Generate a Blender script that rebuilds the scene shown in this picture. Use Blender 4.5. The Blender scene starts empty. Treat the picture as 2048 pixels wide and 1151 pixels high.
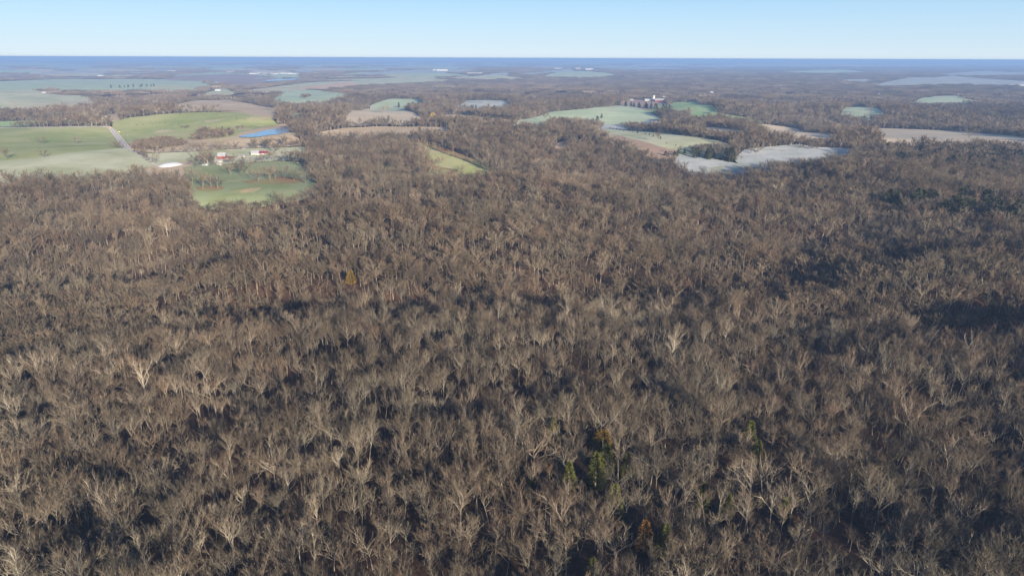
import bpy, math, random
import numpy as np
from mathutils import Vector, Matrix, Euler
from mathutils.geometry import delaunay_2d_cdt

# ------------------------------------------------------------------ camera, light, sky, exposure
scene = bpy.context.scene
CAM_H = 120.0
F = 1365.0                                   # focal length in pixels of the 2048 px photograph
PITCH = math.radians(18.60)
ROLL = math.radians(0.20)
cam_data = bpy.data.cameras.new('camera')
cam_data.sensor_width = 36.0
cam_data.lens = 36.0 * F / 2048.0
cam_data.clip_start = 1.0
cam_data.clip_end = 200000.0
cam = bpy.data.objects.new('camera', cam_data)
scene.collection.objects.link(cam)
CAM_ROT = Matrix.Rotation(math.pi/2 - PITCH, 3, 'X') @ Matrix.Rotation(ROLL, 3, 'Z')
cam.matrix_world = Matrix.Translation((0, 0, CAM_H)) @ CAM_ROT.to_4x4()
scene.camera = cam

SUN_EL = math.radians(14.0)
SUN_TRAVEL = math.radians(-29.0)             # heading the light travels to, clockwise from +Y
sun_from = Vector((-math.sin(SUN_TRAVEL)*math.cos(SUN_EL), -math.cos(SUN_TRAVEL)*math.cos(SUN_EL), math.sin(SUN_EL)))
sd = bpy.data.lights.new('sun', 'SUN')
sd.energy = 5.0
sd.angle = math.radians(0.5)
sd.color = (1.0, 0.85, 0.66)
sun = bpy.data.objects.new('sun', sd)
scene.collection.objects.link(sun)
sun.rotation_euler = (-sun_from).to_track_quat('-Z', 'Y').to_euler()

world = bpy.data.worlds.new('World')
scene.world = world
world.use_nodes = True
nt = world.node_tree
nt.nodes.clear()
sky = nt.nodes.new('ShaderNodeTexSky')
sky.sky_type = 'NISHITA'
sky.sun_disc = False
sky.sun_elevation = SUN_EL
sky.sun_rotation = math.atan2(sun_from.x, sun_from.y)
sky.altitude = 300
sky.air_density = 1.0
sky.dust_density = 0.6
sky.ozone_density = 3.0
bg = nt.nodes.new('ShaderNodeBackground')
bg.inputs['Strength'].default_value = 0.07
out = nt.nodes.new('ShaderNodeOutputWorld')
# clear morning air: the sky model cooled by a blue that deepens with elevation
tcw = nt.nodes.new('ShaderNodeTexCoord'); sxyz = nt.nodes.new('ShaderNodeSeparateXYZ')
nt.links.new(tcw.outputs['Generated'], sxyz.inputs[0])
skr = nt.nodes.new('ShaderNodeValToRGB'); nt.links.new(sxyz.outputs['Z'], skr.inputs[0])
e = skr.color_ramp.elements
e[0].position = 0.0; e[0].color = (5.7, 6.8, 7.7, 1)
e[1].position = 1.0; e[1].color = (0.28, 0.72, 1.9, 1)
for p, c in ((0.02, (4.7, 6.2, 7.6)), (0.08, (3.0, 5.1, 7.4)), (0.22, (0.5, 1.35, 3.2))):
    q = e.new(p); q.color = (*c, 1)
smx = nt.nodes.new('ShaderNodeMixRGB'); smx.inputs[0].default_value = 0.8
nt.links.new(sky.outputs[0], smx.inputs[1]); nt.links.new(skr.outputs[0], smx.inputs[2])
nt.links.new(smx.outputs[0], bg.inputs['Color'])
nt.links.new(bg.outputs[0], out.inputs['Surface'])

scene.view_settings.view_transform = 'Standard'
scene.view_settings.look = 'None'
scene.view_settings.gamma = 1.0
scene.view_settings.exposure = 1.0
scene.render.engine = 'CYCLES'
scene.cycles.max_bounces = 4
scene.cycles.diffuse_bounces = 1
scene.cycles.volume_bounces = 0
scene.cycles.transparent_max_bounces = 4

HAZE_DENSITY = 0.00015
HAZE_COLOR = (0.33, 0.55, 0.98)

# ------------------------------------------------------------------ terrain
rs = np.random.RandomState(7)
WAVES = []
for lam, amp in ((260, 1.5), (330, 2.0), (390, 2.4), (450, 2.8), (560, 3.2), (700, 3.6)):
    a = rs.uniform(0, math.pi*2)
    WAVES.append((math.cos(a)*2*math.pi/lam, math.sin(a)*2*math.pi/lam, rs.uniform(0, 6.28), amp))
FARW = []
for lam, amp in ((1500, 1.6), (2100, 2), (2900, 2.5), (4300, 3), (6100, 4), (9000, 5)):
    a = rs.uniform(0, math.pi*2)
    FARW.append((math.cos(a)*2*math.pi/lam, math.sin(a)*2*math.pi/lam, rs.uniform(0, 6.28), amp))

def sstep(x, a, b):
    t = np.clip((x-a)/(b-a), 0, 1)
    return t*t*(3-2*t)

def pix_dir(px, py):
    v = Vector(((px-1024.0)/F, -(py-575.5)/F, -1.0))
    return (CAM_ROT @ v).normalized()

def flat_pt(px, py):
    d = pix_dir(px, py)
    t = -CAM_H/d.z
    return d.x*t, d.y*t

BUMPS = []   # (x, y, sx, sy, rot, amp) elongated swells and hollows
def bump(px, py, sx, sy, rot, amp):
    x, y = flat_pt(px, py)
    if amp < 0 and py > 400: amp *= 1.2
    BUMPS.append((x, y, sx, sy, math.radians(rot), amp))
bump(2050, 650, 55, 22, 8, -15)      # ravine on the right
bump(2180, 720, 80, 40, 0, 5)  # unseen rise added past the right edge to block sun from the ravine
bump(1250, 350, 150, 45, 4, -9)
bump(640, 420, 140, 34, -8, -16)
bump(560, 455, 140, 30, -6, 8)
bump(120, 430, 150, 36, 4, -13)
bump(1150, 480, 110, 30, 6, -9)
bump(60, 560, 110, 22, 8, -11)
bump(330, 610, 80, 18, -8, -8)
bump(480, 575, 90, 22, 4, 7)
bump(860, 640, 80, 18, 5, -7)
bump(1600, 470, 150, 30, 8, -11)
bump(1880, 500, 120, 30, -6, -10)
bump(1750, 585, 110, 24, 6, 8)
bump(360, 480, 150, 26, 6, -13)
bump(760, 535, 80, 22, -12, -12)
bump(230, 522, 120, 20, -5, -12)
bump(1230, 585, 120, 22, 8, -12)
bump(1500, 560, 110, 28, 0, -5)
bump(1450, 480, 120, 45, 10, 7)
bump(700, 470, 140, 40, 0, 6)
bump(380, 250, 300, 140, 0, 16)       # grazed knoll
bump(1160, 222, 330, 160, 0, 8)
bump(1800, 300, 330, 80, 0, 6)
bump(820, 262, 260, 90, 0, 8)
bump(1700, 370, 200, 60, 12, 9)

def height(x, y):
    x = np.asarray(x, float); y = np.asarray(y, float)
    d = np.hypot(x, y)
    h = np.zeros_like(d)
    near = (0.35+0.65*sstep(d, 120, 420)) * (1-sstep(d, 1900, 3400))
    for kx, ky, ph, a in WAVES:
        h = h + near*a*np.sin(kx*x+ky*y+ph)
    far = sstep(d, 900, 4500)
    for kx, ky, ph, a in FARW:
        h = h + far*a*np.sin(kx*x+ky*y+ph)
    for bx, by, sx, sy, r, a in BUMPS:
        ux = (x-bx)*math.cos(r)+(y-by)*math.sin(r)
        uy = -(x-bx)*math.sin(r)+(y-by)*math.cos(r)
        h = h + a*np.exp(-0.5*((ux/sx)**2+(uy/sy)**2))
    for fx, fy, rx, ry, r, fz in FLATS:
        ux = ((x-fx)*math.cos(r)+(y-fy)*math.sin(r))/rx
        uy = (-(x-fx)*math.sin(r)+(y-fy)*math.cos(r))/ry
        k = 1-sstep(np.hypot(ux, uy), 1.0, 1.9)
        h = h*(1-k)+(fz+d*d/(2*2.2e7))*k
    return h - d*d/(2*2.2e7)
FLATS = []
def flat(px, py, wpx, depth, rot, drop):
    x, y = flat_pt(px, py)
    for _ in range(6):   # settle on the pixel at the terrain's own height
        z = float(height(x, y)); d = pix_dir(px, py); t = (z-drop-CAM_H)/d.z; x, y = d.x*t, d.y*t
    FLATS.append((x, y, wpx*math.hypot(x, y)/F, depth, math.radians(rot), float(height(x, y))-drop))

def hz(x, y):
    return float(height(x, y))

flat(532, 267, 62, 85, 15, 1.5)
flat(576, 162, 55, 260, 0, 2)

def pt(px, py, up=0.0):
    """first point where the sight line of a photo pixel comes down to the terrain (+up)"""
    d = pix_dir(px, py)
    horiz = math.hypot(d.x, d.y)
    ss = np.concatenate([np.arange(60, 3000, 4.0), np.geomspace(3000, 45000, 1500)])
    X = d.x/horiz*ss; Y = d.y/horiz*ss
    Z = CAM_H + d.z/horiz*ss
    below = np.nonzero(Z < height(X, Y)+up)[0]
    i = below[0] if len(below) else len(ss)-1
    i = max(i, 1)
    a = Z[i-1]-height(X[i-1], Y[i-1])-up
    b = Z[i]-height(X[i], Y[i])-up
    t = float(np.clip(a/(a-b+1e-9), 0, 1)) if len(below) else 0
    return float(X[i-1]*(1-t)+X[i]*t), float(Y[i-1]*(1-t)+Y[i]*t)

ROT_INV = np.array(CAM_ROT.transposed())
def project(x, y, z):
    v = ROT_INV @ np.array([x, y, np.asarray(z)-CAM_H])
    return 1024+F*v[0]/(-v[2]), 575.5-F*v[1]/(-v[2]), -v[2]

# ------------------------------------------------------------------ helpers
COL = scene.collection
def link(name, me, m=None, parent=None, loc=None):
    o = bpy.data.objects.new(name, me)
    COL.objects.link(o)
    if m is not None and me is not None and not me.materials:
        me.materials.append(m)
    if parent is not None: o.parent = parent
    if loc is not None: o.location = loc
    return o

def tag(o, label=None, cat=None, group=None, kind=None):
    if label: o['label'] = label
    if cat: o['category'] = cat
    if group: o['group'] = group
    if kind: o['kind'] = kind
    return o

def mesh(name, v, f):
    me = bpy.data.meshes.new(name)
    me.from_pydata([tuple(p) for p in v], [], f)
    me.update()
    return me

def new_mat(name):
    m = bpy.data.materials.new(name)
    m.use_nodes = True
    n = m.node_tree.nodes; l = m.node_tree.links
    b = n['Principled BSDF']
    b.inputs['Roughness'].default_value = 0.9
    b.inputs['Specular IOR Level'].default_value = 0.15
    return m, n, l, b

def plain(name, c, rough=0.7, var=0.15, scale=0.6, metallic=0.0):
    m, n, l, b = new_mat(name)
    tc = n.new('ShaderNodeNewGeometry')
    no = n.new('ShaderNodeTexNoise'); no.inputs['Scale'].default_value = scale; no.inputs['Detail'].default_value = 3
    l.new(tc.outputs['Position'], no.inputs['Vector'])
    mr = n.new('ShaderNodeMixRGB'); mr.inputs[1].default_value = (*[v*(1-var) for v in c], 1); mr.inputs[2].default_value = (*[min(1, v*(1+var)) for v in c], 1)
    l.new(no.outputs['Fac'], mr.inputs[0]); l.new(mr.outputs[0], b.inputs['Base Color'])
    b.inputs['Roughness'].default_value = rough
    b.inputs['Metallic'].default_value = metallic
    return m

def noise(n, l, vec, scale, detail=4, rough=0.6):
    t = n.new('ShaderNodeTexNoise')
    t.inputs['Scale'].default_value = scale; t.inputs['Detail'].default_value = detail; t.inputs['Roughness'].default_value = rough
    l.new(vec, t.inputs['Vector'])
    return t.outputs['Fac']

def ramp(n, l, fac, stops):
    r = n.new('ShaderNodeValToRGB')
    e = r.color_ramp.elements
    while len(e) > 1: e.remove(e[-1])
    e[0].position = stops[0][0]; e[0].color = (*stops[0][1], 1)
    for p, c in stops[1:]:
        q = e.new(p); q.color = (*c, 1)
    l.new(fac, r.inputs['Fac'])
    return r.outputs['Color']

def field_mat(name, c1, c2, c3=None, angle=0.3, stripe=0.25, bumpy=0.6, patch=0.008):
    """two tones in broad patches, drilled rows, fine tufts, wear spots of c3"""
    m, n, l, b = new_mat(name)
    g = n.new('ShaderNodeNewGeometry')
    P = g.outputs['Position']
    mp = n.new('ShaderNodeMapping'); mp.inputs['Rotation'].default_value = (0, 0, angle); mp.inputs['Scale'].default_value = (0.012, 0.16, 0.0)
    l.new(P, mp.inputs['Vector'])
    rows = noise(n, l, mp.outputs[0], 1.0, 3, 0.7)
    broad = noise(n, l, P, patch, 5, 0.65)
    fine = noise(n, l, P, 0.35, 5, 0.8)
    a = n.new('ShaderNodeMath'); a.operation = 'MULTIPLY_ADD'; l.new(rows, a.inputs[0]); a.inputs[1].default_value = stripe; l.new(broad, a.inputs[2])
    s = n.new('ShaderNodeMath'); s.operation = 'MULTIPLY_ADD'; l.new(fine, s.inputs[0]); s.inputs[1].default_value = 0.30; l.new(a.outputs[0], s.inputs[2])
    mid = 0.5+stripe*0.5+0.15
    col = ramp(n, l, s.outputs[0], [(mid-0.16, c1), (mid+0.14, c2)])
    if c3:
        w = noise(n, l, P, patch*1.9, 6, 0.6)
        wr = n.new('ShaderNodeMapRange'); l.new(w, wr.inputs[0]); wr.inputs[1].default_value = 0.60; wr.inputs[2].default_value = 0.68
        mx = n.new('ShaderNodeMixRGB'); l.new(wr.outputs[0], mx.inputs[0]); l.new(col, mx.inputs[1]); mx.inputs[2].default_value = (*c3, 1)
        col = mx.outputs[0]
    l.new(col, b.inputs['Base Color'])
    bm = n.new('ShaderNodeBump'); bm.inputs['Strength'].default_value = bumpy; bm.inputs['Distance'].default_value = 0.35
    l.new(fine, bm.inputs['Height']); l.new(bm.outputs[0], b.inputs['Normal'])
    return m

GREEN = field_mat('green_pasture', (0.32, 0.38, 0.12), (0.56, 0.55, 0.25), (0.62, 0.53, 0.33), 0.25)
DEEP = field_mat('winter_wheat', (0.26, 0.42, 0.17), (0.40, 0.53, 0.26), None, 0.1, 0.4)
MEADOWG = field_mat('meadow_grass', (0.28, 0.33, 0.13), (0.38, 0.43, 0.25), (0.62, 0.46, 0.26), -0.3, patch=0.014)
FROSTG = field_mat('frosted_green', (0.46, 0.48, 0.26), (0.70, 0.70, 0.47), (0.70, 0.58, 0.40), -0.4, patch=0.012)
TEAL = field_mat('frosted_wheat', (0.42, 0.53, 0.33), (0.60, 0.68, 0.46), (0.58, 0.52, 0.36), 0.15, 0.4)
TAN = field_mat('dry_grass', (0.52, 0.40, 0.25), (0.70, 0.56, 0.38), (0.38, 0.28, 0.18), 0.5)
STRAW = field_mat('frosted_stubble', (0.62, 0.51, 0.35), (0.76, 0.64, 0.46), None, -0.15, 0.4)
PINK = field_mat('brown_sedge', (0.48, 0.33, 0.23), (0.62, 0.46, 0.33), (0.32, 0.30, 0.17), 0.5)
FROST = field_mat('hard_frost', (0.34, 0.38, 0.34), (0.60, 0.62, 0.60), (0.36, 0.37, 0.24), -0.2, patch=0.012)
PLOUGH = field_mat('ploughed_earth', (0.32, 0.23, 0.20), (0.44, 0.33, 0.28), None, 0.05, 0.5)
ORANGE = field_mat('orange_sedge', (0.66, 0.45, 0.28), (0.78, 0.58, 0.40), None, 0.05, 0.4)  # orange tan tones for far sedge, a stubble strip and the tan lane
LITTER = field_mat('grove_floor', (0.36, 0.18, 0.09), (0.36, 0.38, 0.16), (0.42, 0.15, 0.06), 0.5, 0.2, patch=0.02)
CLEAR = []   # spots kept free for evergreens: x, y, radius
SOIL = field_mat('orange_soil', (.50, .20, .08), (.66, .36, .18), (.6, .5, .4), 0, .2)

# ------------------------------------------------------------------ ground
m, n, l, b = new_mat('leaf_litter')
g = n.new('ShaderNodeNewGeometry'); P = g.outputs['Position']
f1 = noise(n, l, P, 0.012, 5, 0.6); f2 = noise(n, l, P, 0.7, 5, 0.75)
ad = n.new('ShaderNodeMath'); ad.operation = 'MULTIPLY_ADD'; l.new(f2, ad.inputs[0]); ad.inputs[1].default_value = 0.5; l.new(f1, ad.inputs[2])
col = ramp(n, l, ad.outputs[0], [(0.52, (0.045, 0.030, 0.024)), (0.72, (0.075, 0.045, 0.031)), (0.95, (0.14, 0.085, 0.055))])
l.new(col, b.inputs['Base Color'])
bm = n.new('ShaderNodeBump'); bm.inputs['Strength'].default_value = 0.8; bm.inputs['Distance'].default_value = 0.4
l.new(f2, bm.inputs['Height']); l.new(bm.outputs[0], b.inputs['Normal'])
GROUND = m
radii = [12.0]
while radii[-1] < 60000: radii.append(radii[-1]*1.013)
radii = np.array(radii)
ang = np.radians(np.concatenate([np.arange(-60, 60.01, 0.5), np.arange(65, 300, 5.0)]))
A, R = np.meshgrid(ang, radii)
X = np.sin(A)*R; Y = np.cos(A)*R
Z = height(X, Y)
verts = np.stack([X.ravel(), Y.ravel(), Z.ravel()], 1)
na = len(ang); nr = len(radii)
i0 = np.arange(nr-1)[:, None]*na; j = np.arange(na)[None, :]; jn = (j+1) % na
quads = np.stack([i0+j, i0+jn, i0+na+jn, i0+na+j], -1).reshape(-1, 4)
quads = quads[:, ::-1]
centre = len(verts)
verts = np.vstack([verts, [[0, 0, hz(0, 0)]]])
me = bpy.data.meshes.new('ground')
faces = quads.tolist() + [[centre, (k+1) % na, k] for k in range(na)]
me.from_pydata(verts.tolist(), [], faces)
me.polygons.foreach_set('use_smooth', [True]*len(me.polygons))
me.update()
ground = link('ground', me, GROUND)
tag(ground, kind='structure')

# ------------------------------------------------------------------ fields: outlines laid out on the terrain
T = 10.0   # a 't' corner is a wood's edge seen as tree tops in front of the field
POLYS = []  # (xy array, density inside)
TF = 9.5
def front_flags(pts):
    n_ = len(pts); res = []
    for i, p in enumerate(pts):
        low = p[1]
        for a, b_ in zip(pts, pts[1:]+pts[:1]):
            if (a[0]-p[0])*(b_[0]-p[0]) < 0:
                low = max(low, a[1]+(b_[1]-a[1])*(p[0]-a[0])/(b_[0]-a[0]))
        res.append((p[0], p[1], 2) if p[1] >= low-0.3 else p)
    return res
def outline(pts):
    res = []
    for p in pts:
        res.append(pt(p[0], p[1], {1: T, 2: TF if p[1] > 236 else 16.0, 3: 5.0}[p[2]] if len(p) > 2 else 0.0))
    return res

def smooth_poly(P, it=2):
    P = np.array(P)
    for _ in range(it):
        Q = np.roll(P, -1, 0)
        P = np.stack([0.75*P+0.25*Q, 0.25*P+0.75*Q], 1).reshape(-1, 2)
    return P

def inside(P, x, y):
    """vectorised point in polygon"""
    res = np.zeros(x.shape, bool)
    mnx, mny = P.min(0); mxx, mxy = P.max(0)
    cand = np.nonzero((x > mnx) & (x < mxx) & (y > mny) & (y < mxy))[0]
    if len(cand) == 0: return res
    cx = x[cand]; cy = y[cand]; r = np.zeros(len(cand), bool)
    Q = np.roll(P, -1, 0)
    for (x1, y1), (x2, y2) in zip(P, Q):
        c = ((y1 > cy) != (y2 > cy))
        with np.errstate(divide='ignore', invalid='ignore'):
            xi = (x2-x1)*(cy-y1)/(y2-y1+1e-12)+x1
        r ^= c & (cx < xi)
    res[cand] = r
    return res

def drape(name, P, mat, lift=0.0, step=None, label=None):
    P = np.array(P)
    dist = np.hypot(P[:, 0], P[:, 1])
    if step is None:
        step = max(9.0, dist.mean()*0.014)
    # subdivide edges
    B = []
    for a, b_ in zip(P, np.roll(P, -1, 0)):
        k = max(1, int(np.hypot(*(b_-a))/step))
        for q in range(k): B.append(a+(b_-a)*q/k)
    B = np.array(B)
    mn = P.min(0); mx = P.max(0)
    st = max(step, math.sqrt((mx[0]-mn[0])*(mx[1]-mn[1])/9000.0))
    gx, gy = np.meshgrid(np.arange(mn[0], mx[0], st), np.arange(mn[1], mx[1], st))
    gx = gx.ravel(); gy = gy.ravel()
    k = inside(P, gx, gy)
    pts = [Vector(p) for p in B] + [Vector((a, b_)) for a, b_ in zip(gx[k], gy[k])]
    ring = list(range(len(B)))
    vs, es, fs, *_ = delaunay_2d_cdt(pts, [], [ring], 1, 1e-4)
    vx = np.array([v.x for v in vs]); vy = np.array([v.y for v in vs])
    d = np.hypot(vx, vy)
    vz = height(vx, vy)+0.22+0.0005*d+lift
    me = mesh(name, np.stack([vx, vy, vz], 1).tolist(), [list(f) for f in fs])
    me.polygons.foreach_set('use_smooth', [True]*len(me.polygons))
    o = link(name, me, mat)
    tag(o, label, kind='structure')
    return o

def cut_corners(P):
    P = np.array(P); N_ = np.roll(P, -1, 0); O_ = np.roll(P, 1, 0)
    return np.stack([P*0.87+O_*0.13, P*0.955+(O_+N_)*0.0225, P*0.87+N_*0.13], 1).reshape(-1, 2)
FIELDS = []
def field(name, pts, mat, density=0.0, it=1, lift=0.0, label=None, front=True):
    if front and not any(len(p) > 2 for p in pts): pts = front_flags(pts)
    P = cut_corners(outline(pts))
    POLYS.append((P, density))
    FIELDS.append((float(np.hypot(P[:, 0], P[:, 1]).min()), name, P, mat, lift, label))

field('pasture', [(-70,260),(0,259),(120,257),(207,257),(218,259),(226,272),(250,301),(215,304),(150,310),(80,321),(0,329),(-80,334)], GREEN, label='green pasture with lone bare trees left of the road', front=False)
field('frosted_pasture', [(-80,331),(0,326),(80,318),(150,307),(215,302),(250,299),(273,310),(322,340),(290,342,1),(242,344,1),(150,346,1),(60,352,1),(-20,361,1),(-100,365,1)], FROSTG)
field('pasture', [(-60,245),(60,243),(139,242),(183,250),(205,254),(0,256),(-60,257)], DEEP, front=False)
field('grazed_knoll', [(224,246),(257,238),(319,231),(384,227),(484,227),(512,235),(541,237),(556,250),(540,260),(512,268),(478,281),(420,290),(370,290),(330,290),(262,292),(236,272),(226,258)], GREEN, front=False)
field('dry_grass_field', [(262,303),(262,285),(300,284),(378,281),(437,280),(475,274),(530,279),(590,274),(612,290),(560,297),(480,299),(394,305),(300,308)], TAN, front=False)
field('farmyard_grass', [(278,309),(300,309),(394,306),(480,300),(560,298),(608,296),(640,308),(620,325),(560,324),(500,328),(440,332),(400,330),(365,345),(330,345),(316,336)], FROSTG, front=False)
field('meadow', [(366,338),(400,331),(440,333),(500,329),(560,325),(605,328),(615,345),(640,360,1),(630,374,1),(600,383,1),(520,396,1),(450,403,1),(405,399,1),(384,382,1),(374,365)], MEADOWG)
field('grove_floor', [(622,325),(610,300),(640,275),(700,280),(790,277),(850,296),(872,335),(915,343),(910,354,1),(840,356,1),(750,362,1),(690,370,1),(650,358)], LITTER, density=0.60)
field('bare_soil', [(296,346),(306,338),(325,336),(345,341),(330,350,1),(300,352,1)], SOIL)
field('mound_yard', [(285,340),(330,330),(385,324),(392,340),(385,349,1),(340,351,1),(290,349,1)], TAN)
field('pond_bank', [(465,284),(480,268),(520,258),(560,250),(590,250),(608,258),(600,272),(560,284),(500,288)], TAN, front=False)
field('leaf_strewn_patch', [(478,366),(520,362),(560,357),(600,360),(612,368),(570,371),(510,373)], LITTER, lift=0.2, front=False)
field('leaf_strewn_patch', [(392,378),(415,374),(446,377),(448,383),(418,387),(395,385)], LITTER, lift=0.2, front=False)
field('dry_grass_field', [(485,172.5),(540,169),(600,167.5),(592,175),(540,178),(500,178)], TAN)
field('dry_grass_field', [(190,225),(235,224),(238,227),(195,228)], TAN)
field('stubble_field', [(15,206),(60,205),(110,202),(189,199),(192,204),(120,209),(40,214),(12,216)], STRAW)
field('meadow_strip', [(822,281),(846,290),(881,307),(931,325),(985,349),(965,356,1),(905,349,1),(868,338,1),(848,312,1),(822,296,1),(805,284)], GREEN)
field('woodland_edge', [(848,289),(880,296),(940,318),(1005,348),(990,350),(931,324),(881,306)], LITTER, density=0.1, front=False)
field('dry_grass_field', [(620,275),(642,265),(689,258),(757,255),(896,257),(904,260),(830,266),(760,270),(690,274),(660,281)], TAN)
field('stubble_field', [(686,238),(725,220),(787,215),(872,226),(852,229),(801,234),(763,237),(731,242),(701,243)], STRAW)
field('pasture', [(738,201),(784,199),(837,200),(852,203),(812,207),(799,215),(742,216)], TEAL)
field('frosted_field', [(896,207),(932,203),(973,202),(1014,203),(1024,206),(1000,211),(949,213),(925,210)], FROST)
field('stubble_field', [(846,239),(896,231),(926,231),(1024,242),(1075,251),(1092,255),(1050,257),(1000,252),(950,248),(880,246)], TAN, front=False)
field('wheat_field', [(943,231),(1024,227),(1098,226),(1172,220),(1237,213),(1260,213),(1331,225),(1281,231),(1254,233),(1190,235),(1148,239),(1092,244),(1071,248),(1024,241)], TEAL)
field('wheat_field', [(1281,211),(1349,206),(1393,206),(1438,213),(1485,220),(1540,228),(1526,231),(1485,229),(1438,225),(1408,229),(1384,225),(1379,215),(1330,215)], DEEP)
field('old_field', [(1160,259),(1231,260),(1290,265),(1378,275),(1438,284),(1461,293),(1452,302,1),(1378,306,1),(1349,301,3),(1313,289,3),(1248,275,3),(1189,264,3)], FROSTG)
field('sedge_field', [(1201,264),(1254,278),(1319,296),(1355,303),(1349,311,1),(1319,314,1),(1302,303,1),(1260,289,1),(1213,273,1)], PINK)
field('frosted_field', [(1334,317),(1378,312),(1429,321),(1467,328),(1515,338),(1485,342,1),(1438,344,1),(1393,338,1),(1364,326,1)], FROST)
field('frosted_field', [(1488,302),(1526,297),(1595,291),(1634,297),(1707,300),(1700,307,1),(1663,316,1),(1595,319,1),(1536,331,1),(1512,336,1),(1470,325),(1473,316)], FROST)
field('stubble_field', [(1660,254),(1743,258),(1831,261),(1935,266),(1997,272),(2048,278),(2110,284),(2110,293,1),(2048,288,1),(1990,285,1),(1920,285,1),(1831,285,1),(1772,282,1),(1725,270),(1690,263)], STRAW)
field('stubble_field', [(1490,249),(1536,251),(1595,259),(1684,272),(1650,277,1),(1595,272,1),(1536,260,1)], STRAW)
field('pasture', [(1681,217),(1713,214),(1772,216),(1769,222),(1749,231),(1725,229),(1684,225)], TEAL)
field('pasture', [(1825,195.5),(1870,193.5),(1920,193),(1952,195),(1890,198.5)], TEAL)
field('frosted_field', [(1678,154),(1749,154),(1743,160),(1701,160)], FROST)
field('frosted_field', [(1740,166),(1772,159),(1820,155.5),(1870,156),(1902,152),(1964,158),(2048,157),(2110,158),(2110,166),(2048,166),(1979,165),(1890,164),(1831,166),(1772,168)], FROST)
field('frosted_field', [(1083,149.5),(1136,143),(1183,143.5),(1235,147),(1172,151.5)], TEAL)
field('frosted_field', [(1030,144),(1142,138),(1154,141),(1068,146.5)], FROST)
field('frosted_field', [(1254,131),(1290,128),(1370,127.5),(1380,130),(1320,132.5)], FROST)
field('frosted_field', [(1440,130),(1536,128.5),(1618,129.5),(1600,131.5),(1500,132.5)], FROST)
field('sedge_field', [(14,150),(132,148),(173,147.6),(180,149.8),(132,151)], ORANGE, front=False)
field('wheat_field', [(80,151.4),(179,151),(280,150.5),(305,153),(200,155),(82,155)], TEAL, front=False)
field('ploughed_field', [(80,155.8),(150,155.8),(205,155.8),(222,158.5),(150,159.4),(80,159.4)], PLOUGH, front=False)
field('ploughed_field', [(-60,154),(0,154),(66,154.5),(74,158.5),(0,159.2),(-60,159.2)], PLOUGH, front=False)
field('wheat_field', [(-70,160),(100,159.9),(300,159.2),(440,158.5),(415,169),(340,172),(220,176),(150,175),(90,171),(0,178),(-70,178)], TEAL)
field('stubble_field', [(-70,179.5),(68,180),(90,188),(177,194),(189,199),(130,203),(60,206),(15,204),(10,214),(-20,222),(-70,223)], FROSTG)
field('ploughed_field', [(305,157),(364,152.3),(466,149.3),(534,153),(593,156.6),(540,160),(520,165),(476,166.5),(425,160.5),(310,158.5)], PLOUGH)
field('stubble_field', [(508,172),(618,166),(736,161.3),(807,158.3),(925,155.3),(896,157.8),(730,166),(615,172),(508,177)], FROSTG)
field('stubble_field', [(600,168),(700,164),(720,166),(660,171),(600,173)], ORANGE, lift=0.3)
field('pasture', [(568,180),(645,182),(704,183),(701,186),(665,194),(640,201),(585,203),(541,194)], TEAL)
field('frosted_field', [(578,213),(600,211),(612,214),(600,220),(582,219)], TEAL)
field('dry_grass_field', [(325,203.5),(398,202),(456,201),(570,205.5),(554,212),(476,213),(437,207.6),(359,209.4)], TAN)
field('stubble_field', [(402,178),(448,176),(476,178),(456,182),(405,181.5)], FROSTG)
field('frosted_field', [(715,144),(807,141),(896,142),(881,146.5),(748,147)], FROST)
field('frosted_field', [(505,149.5),(595,146.5),(602,151),(560,153),(505,153)], TEAL)
field('frosted_field', [(257,141.5),(304,140.8),(301,143.2),(257,143.5)], TEAL)
field('frosted_field', [(405,136),(470,133),(490,135),(440,138)], TEAL)
field('frosted_field', [(560,129),(600,127),(640,128),(620,130)], FROST)
field('frosted_field', [(955,148),(1014,145.5),(1020,147.5),(980,149)], FROST)
field('pasture', [(1050,189),(1068,189),(1098,194),(1075,195)], FROSTG)
field('frosted_yard', [(1183,250),(1213,245),(1278,241),(1320,243),(1330,249),(1290,251),(1231,251)], FROST, front=True)
field('frosted_field', [(1370,254),(1420,256),(1485,265),(1497,270),(1438,263),(1390,259)], STRAW, front=True)
field('glade', [(1104,282),(1124,284),(1144,298),(1112,299)], PINK)
field('barn_lot', [(1215,203),(1262,201.5),(1320,200),(1370,203),(1345,209),(1290,209),(1230,206)], PLOUGH)
for q_, m_ in (([(620,150),(700,148),(760,149),(700,151)], STRAW), ([(640,154.5),(760,152.5),(860,151.5),(880,153.5),(760,155.5),(650,157)], FROSTG),
               ([(330,147.5),(420,145.5),(500,145),(480,147.5),(360,149)], TEAL), ([(300,170),(360,171),(400,174),(330,176),(290,174)], FROSTG),
               ([(700,133),(820,131.5),(900,132.5),(800,135)], TEAL), ([(900,150.5),(990,151),(1060,153),(980,155),(910,153)], FROSTG),
               ([(1180,136),(1300,134.5),(1380,135.5),(1280,138)], FROST), ([(1530,192),(1560,190.5),(1590,192),(1560,194)], FROST),
               ([(1560,142),(1680,140),(1740,142),(1640,144.5)], TEAL), ([(1850,146),(1960,143),(2070,143),(2070,147),(1950,149)], FROST),
               ([(60,239),(140,236),(150,239),(70,242)], TAN), ([(440,219),(520,218),(560,221),(500,224),(450,223)], TAN)):
    field('distant_field', q_, m_)
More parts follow.
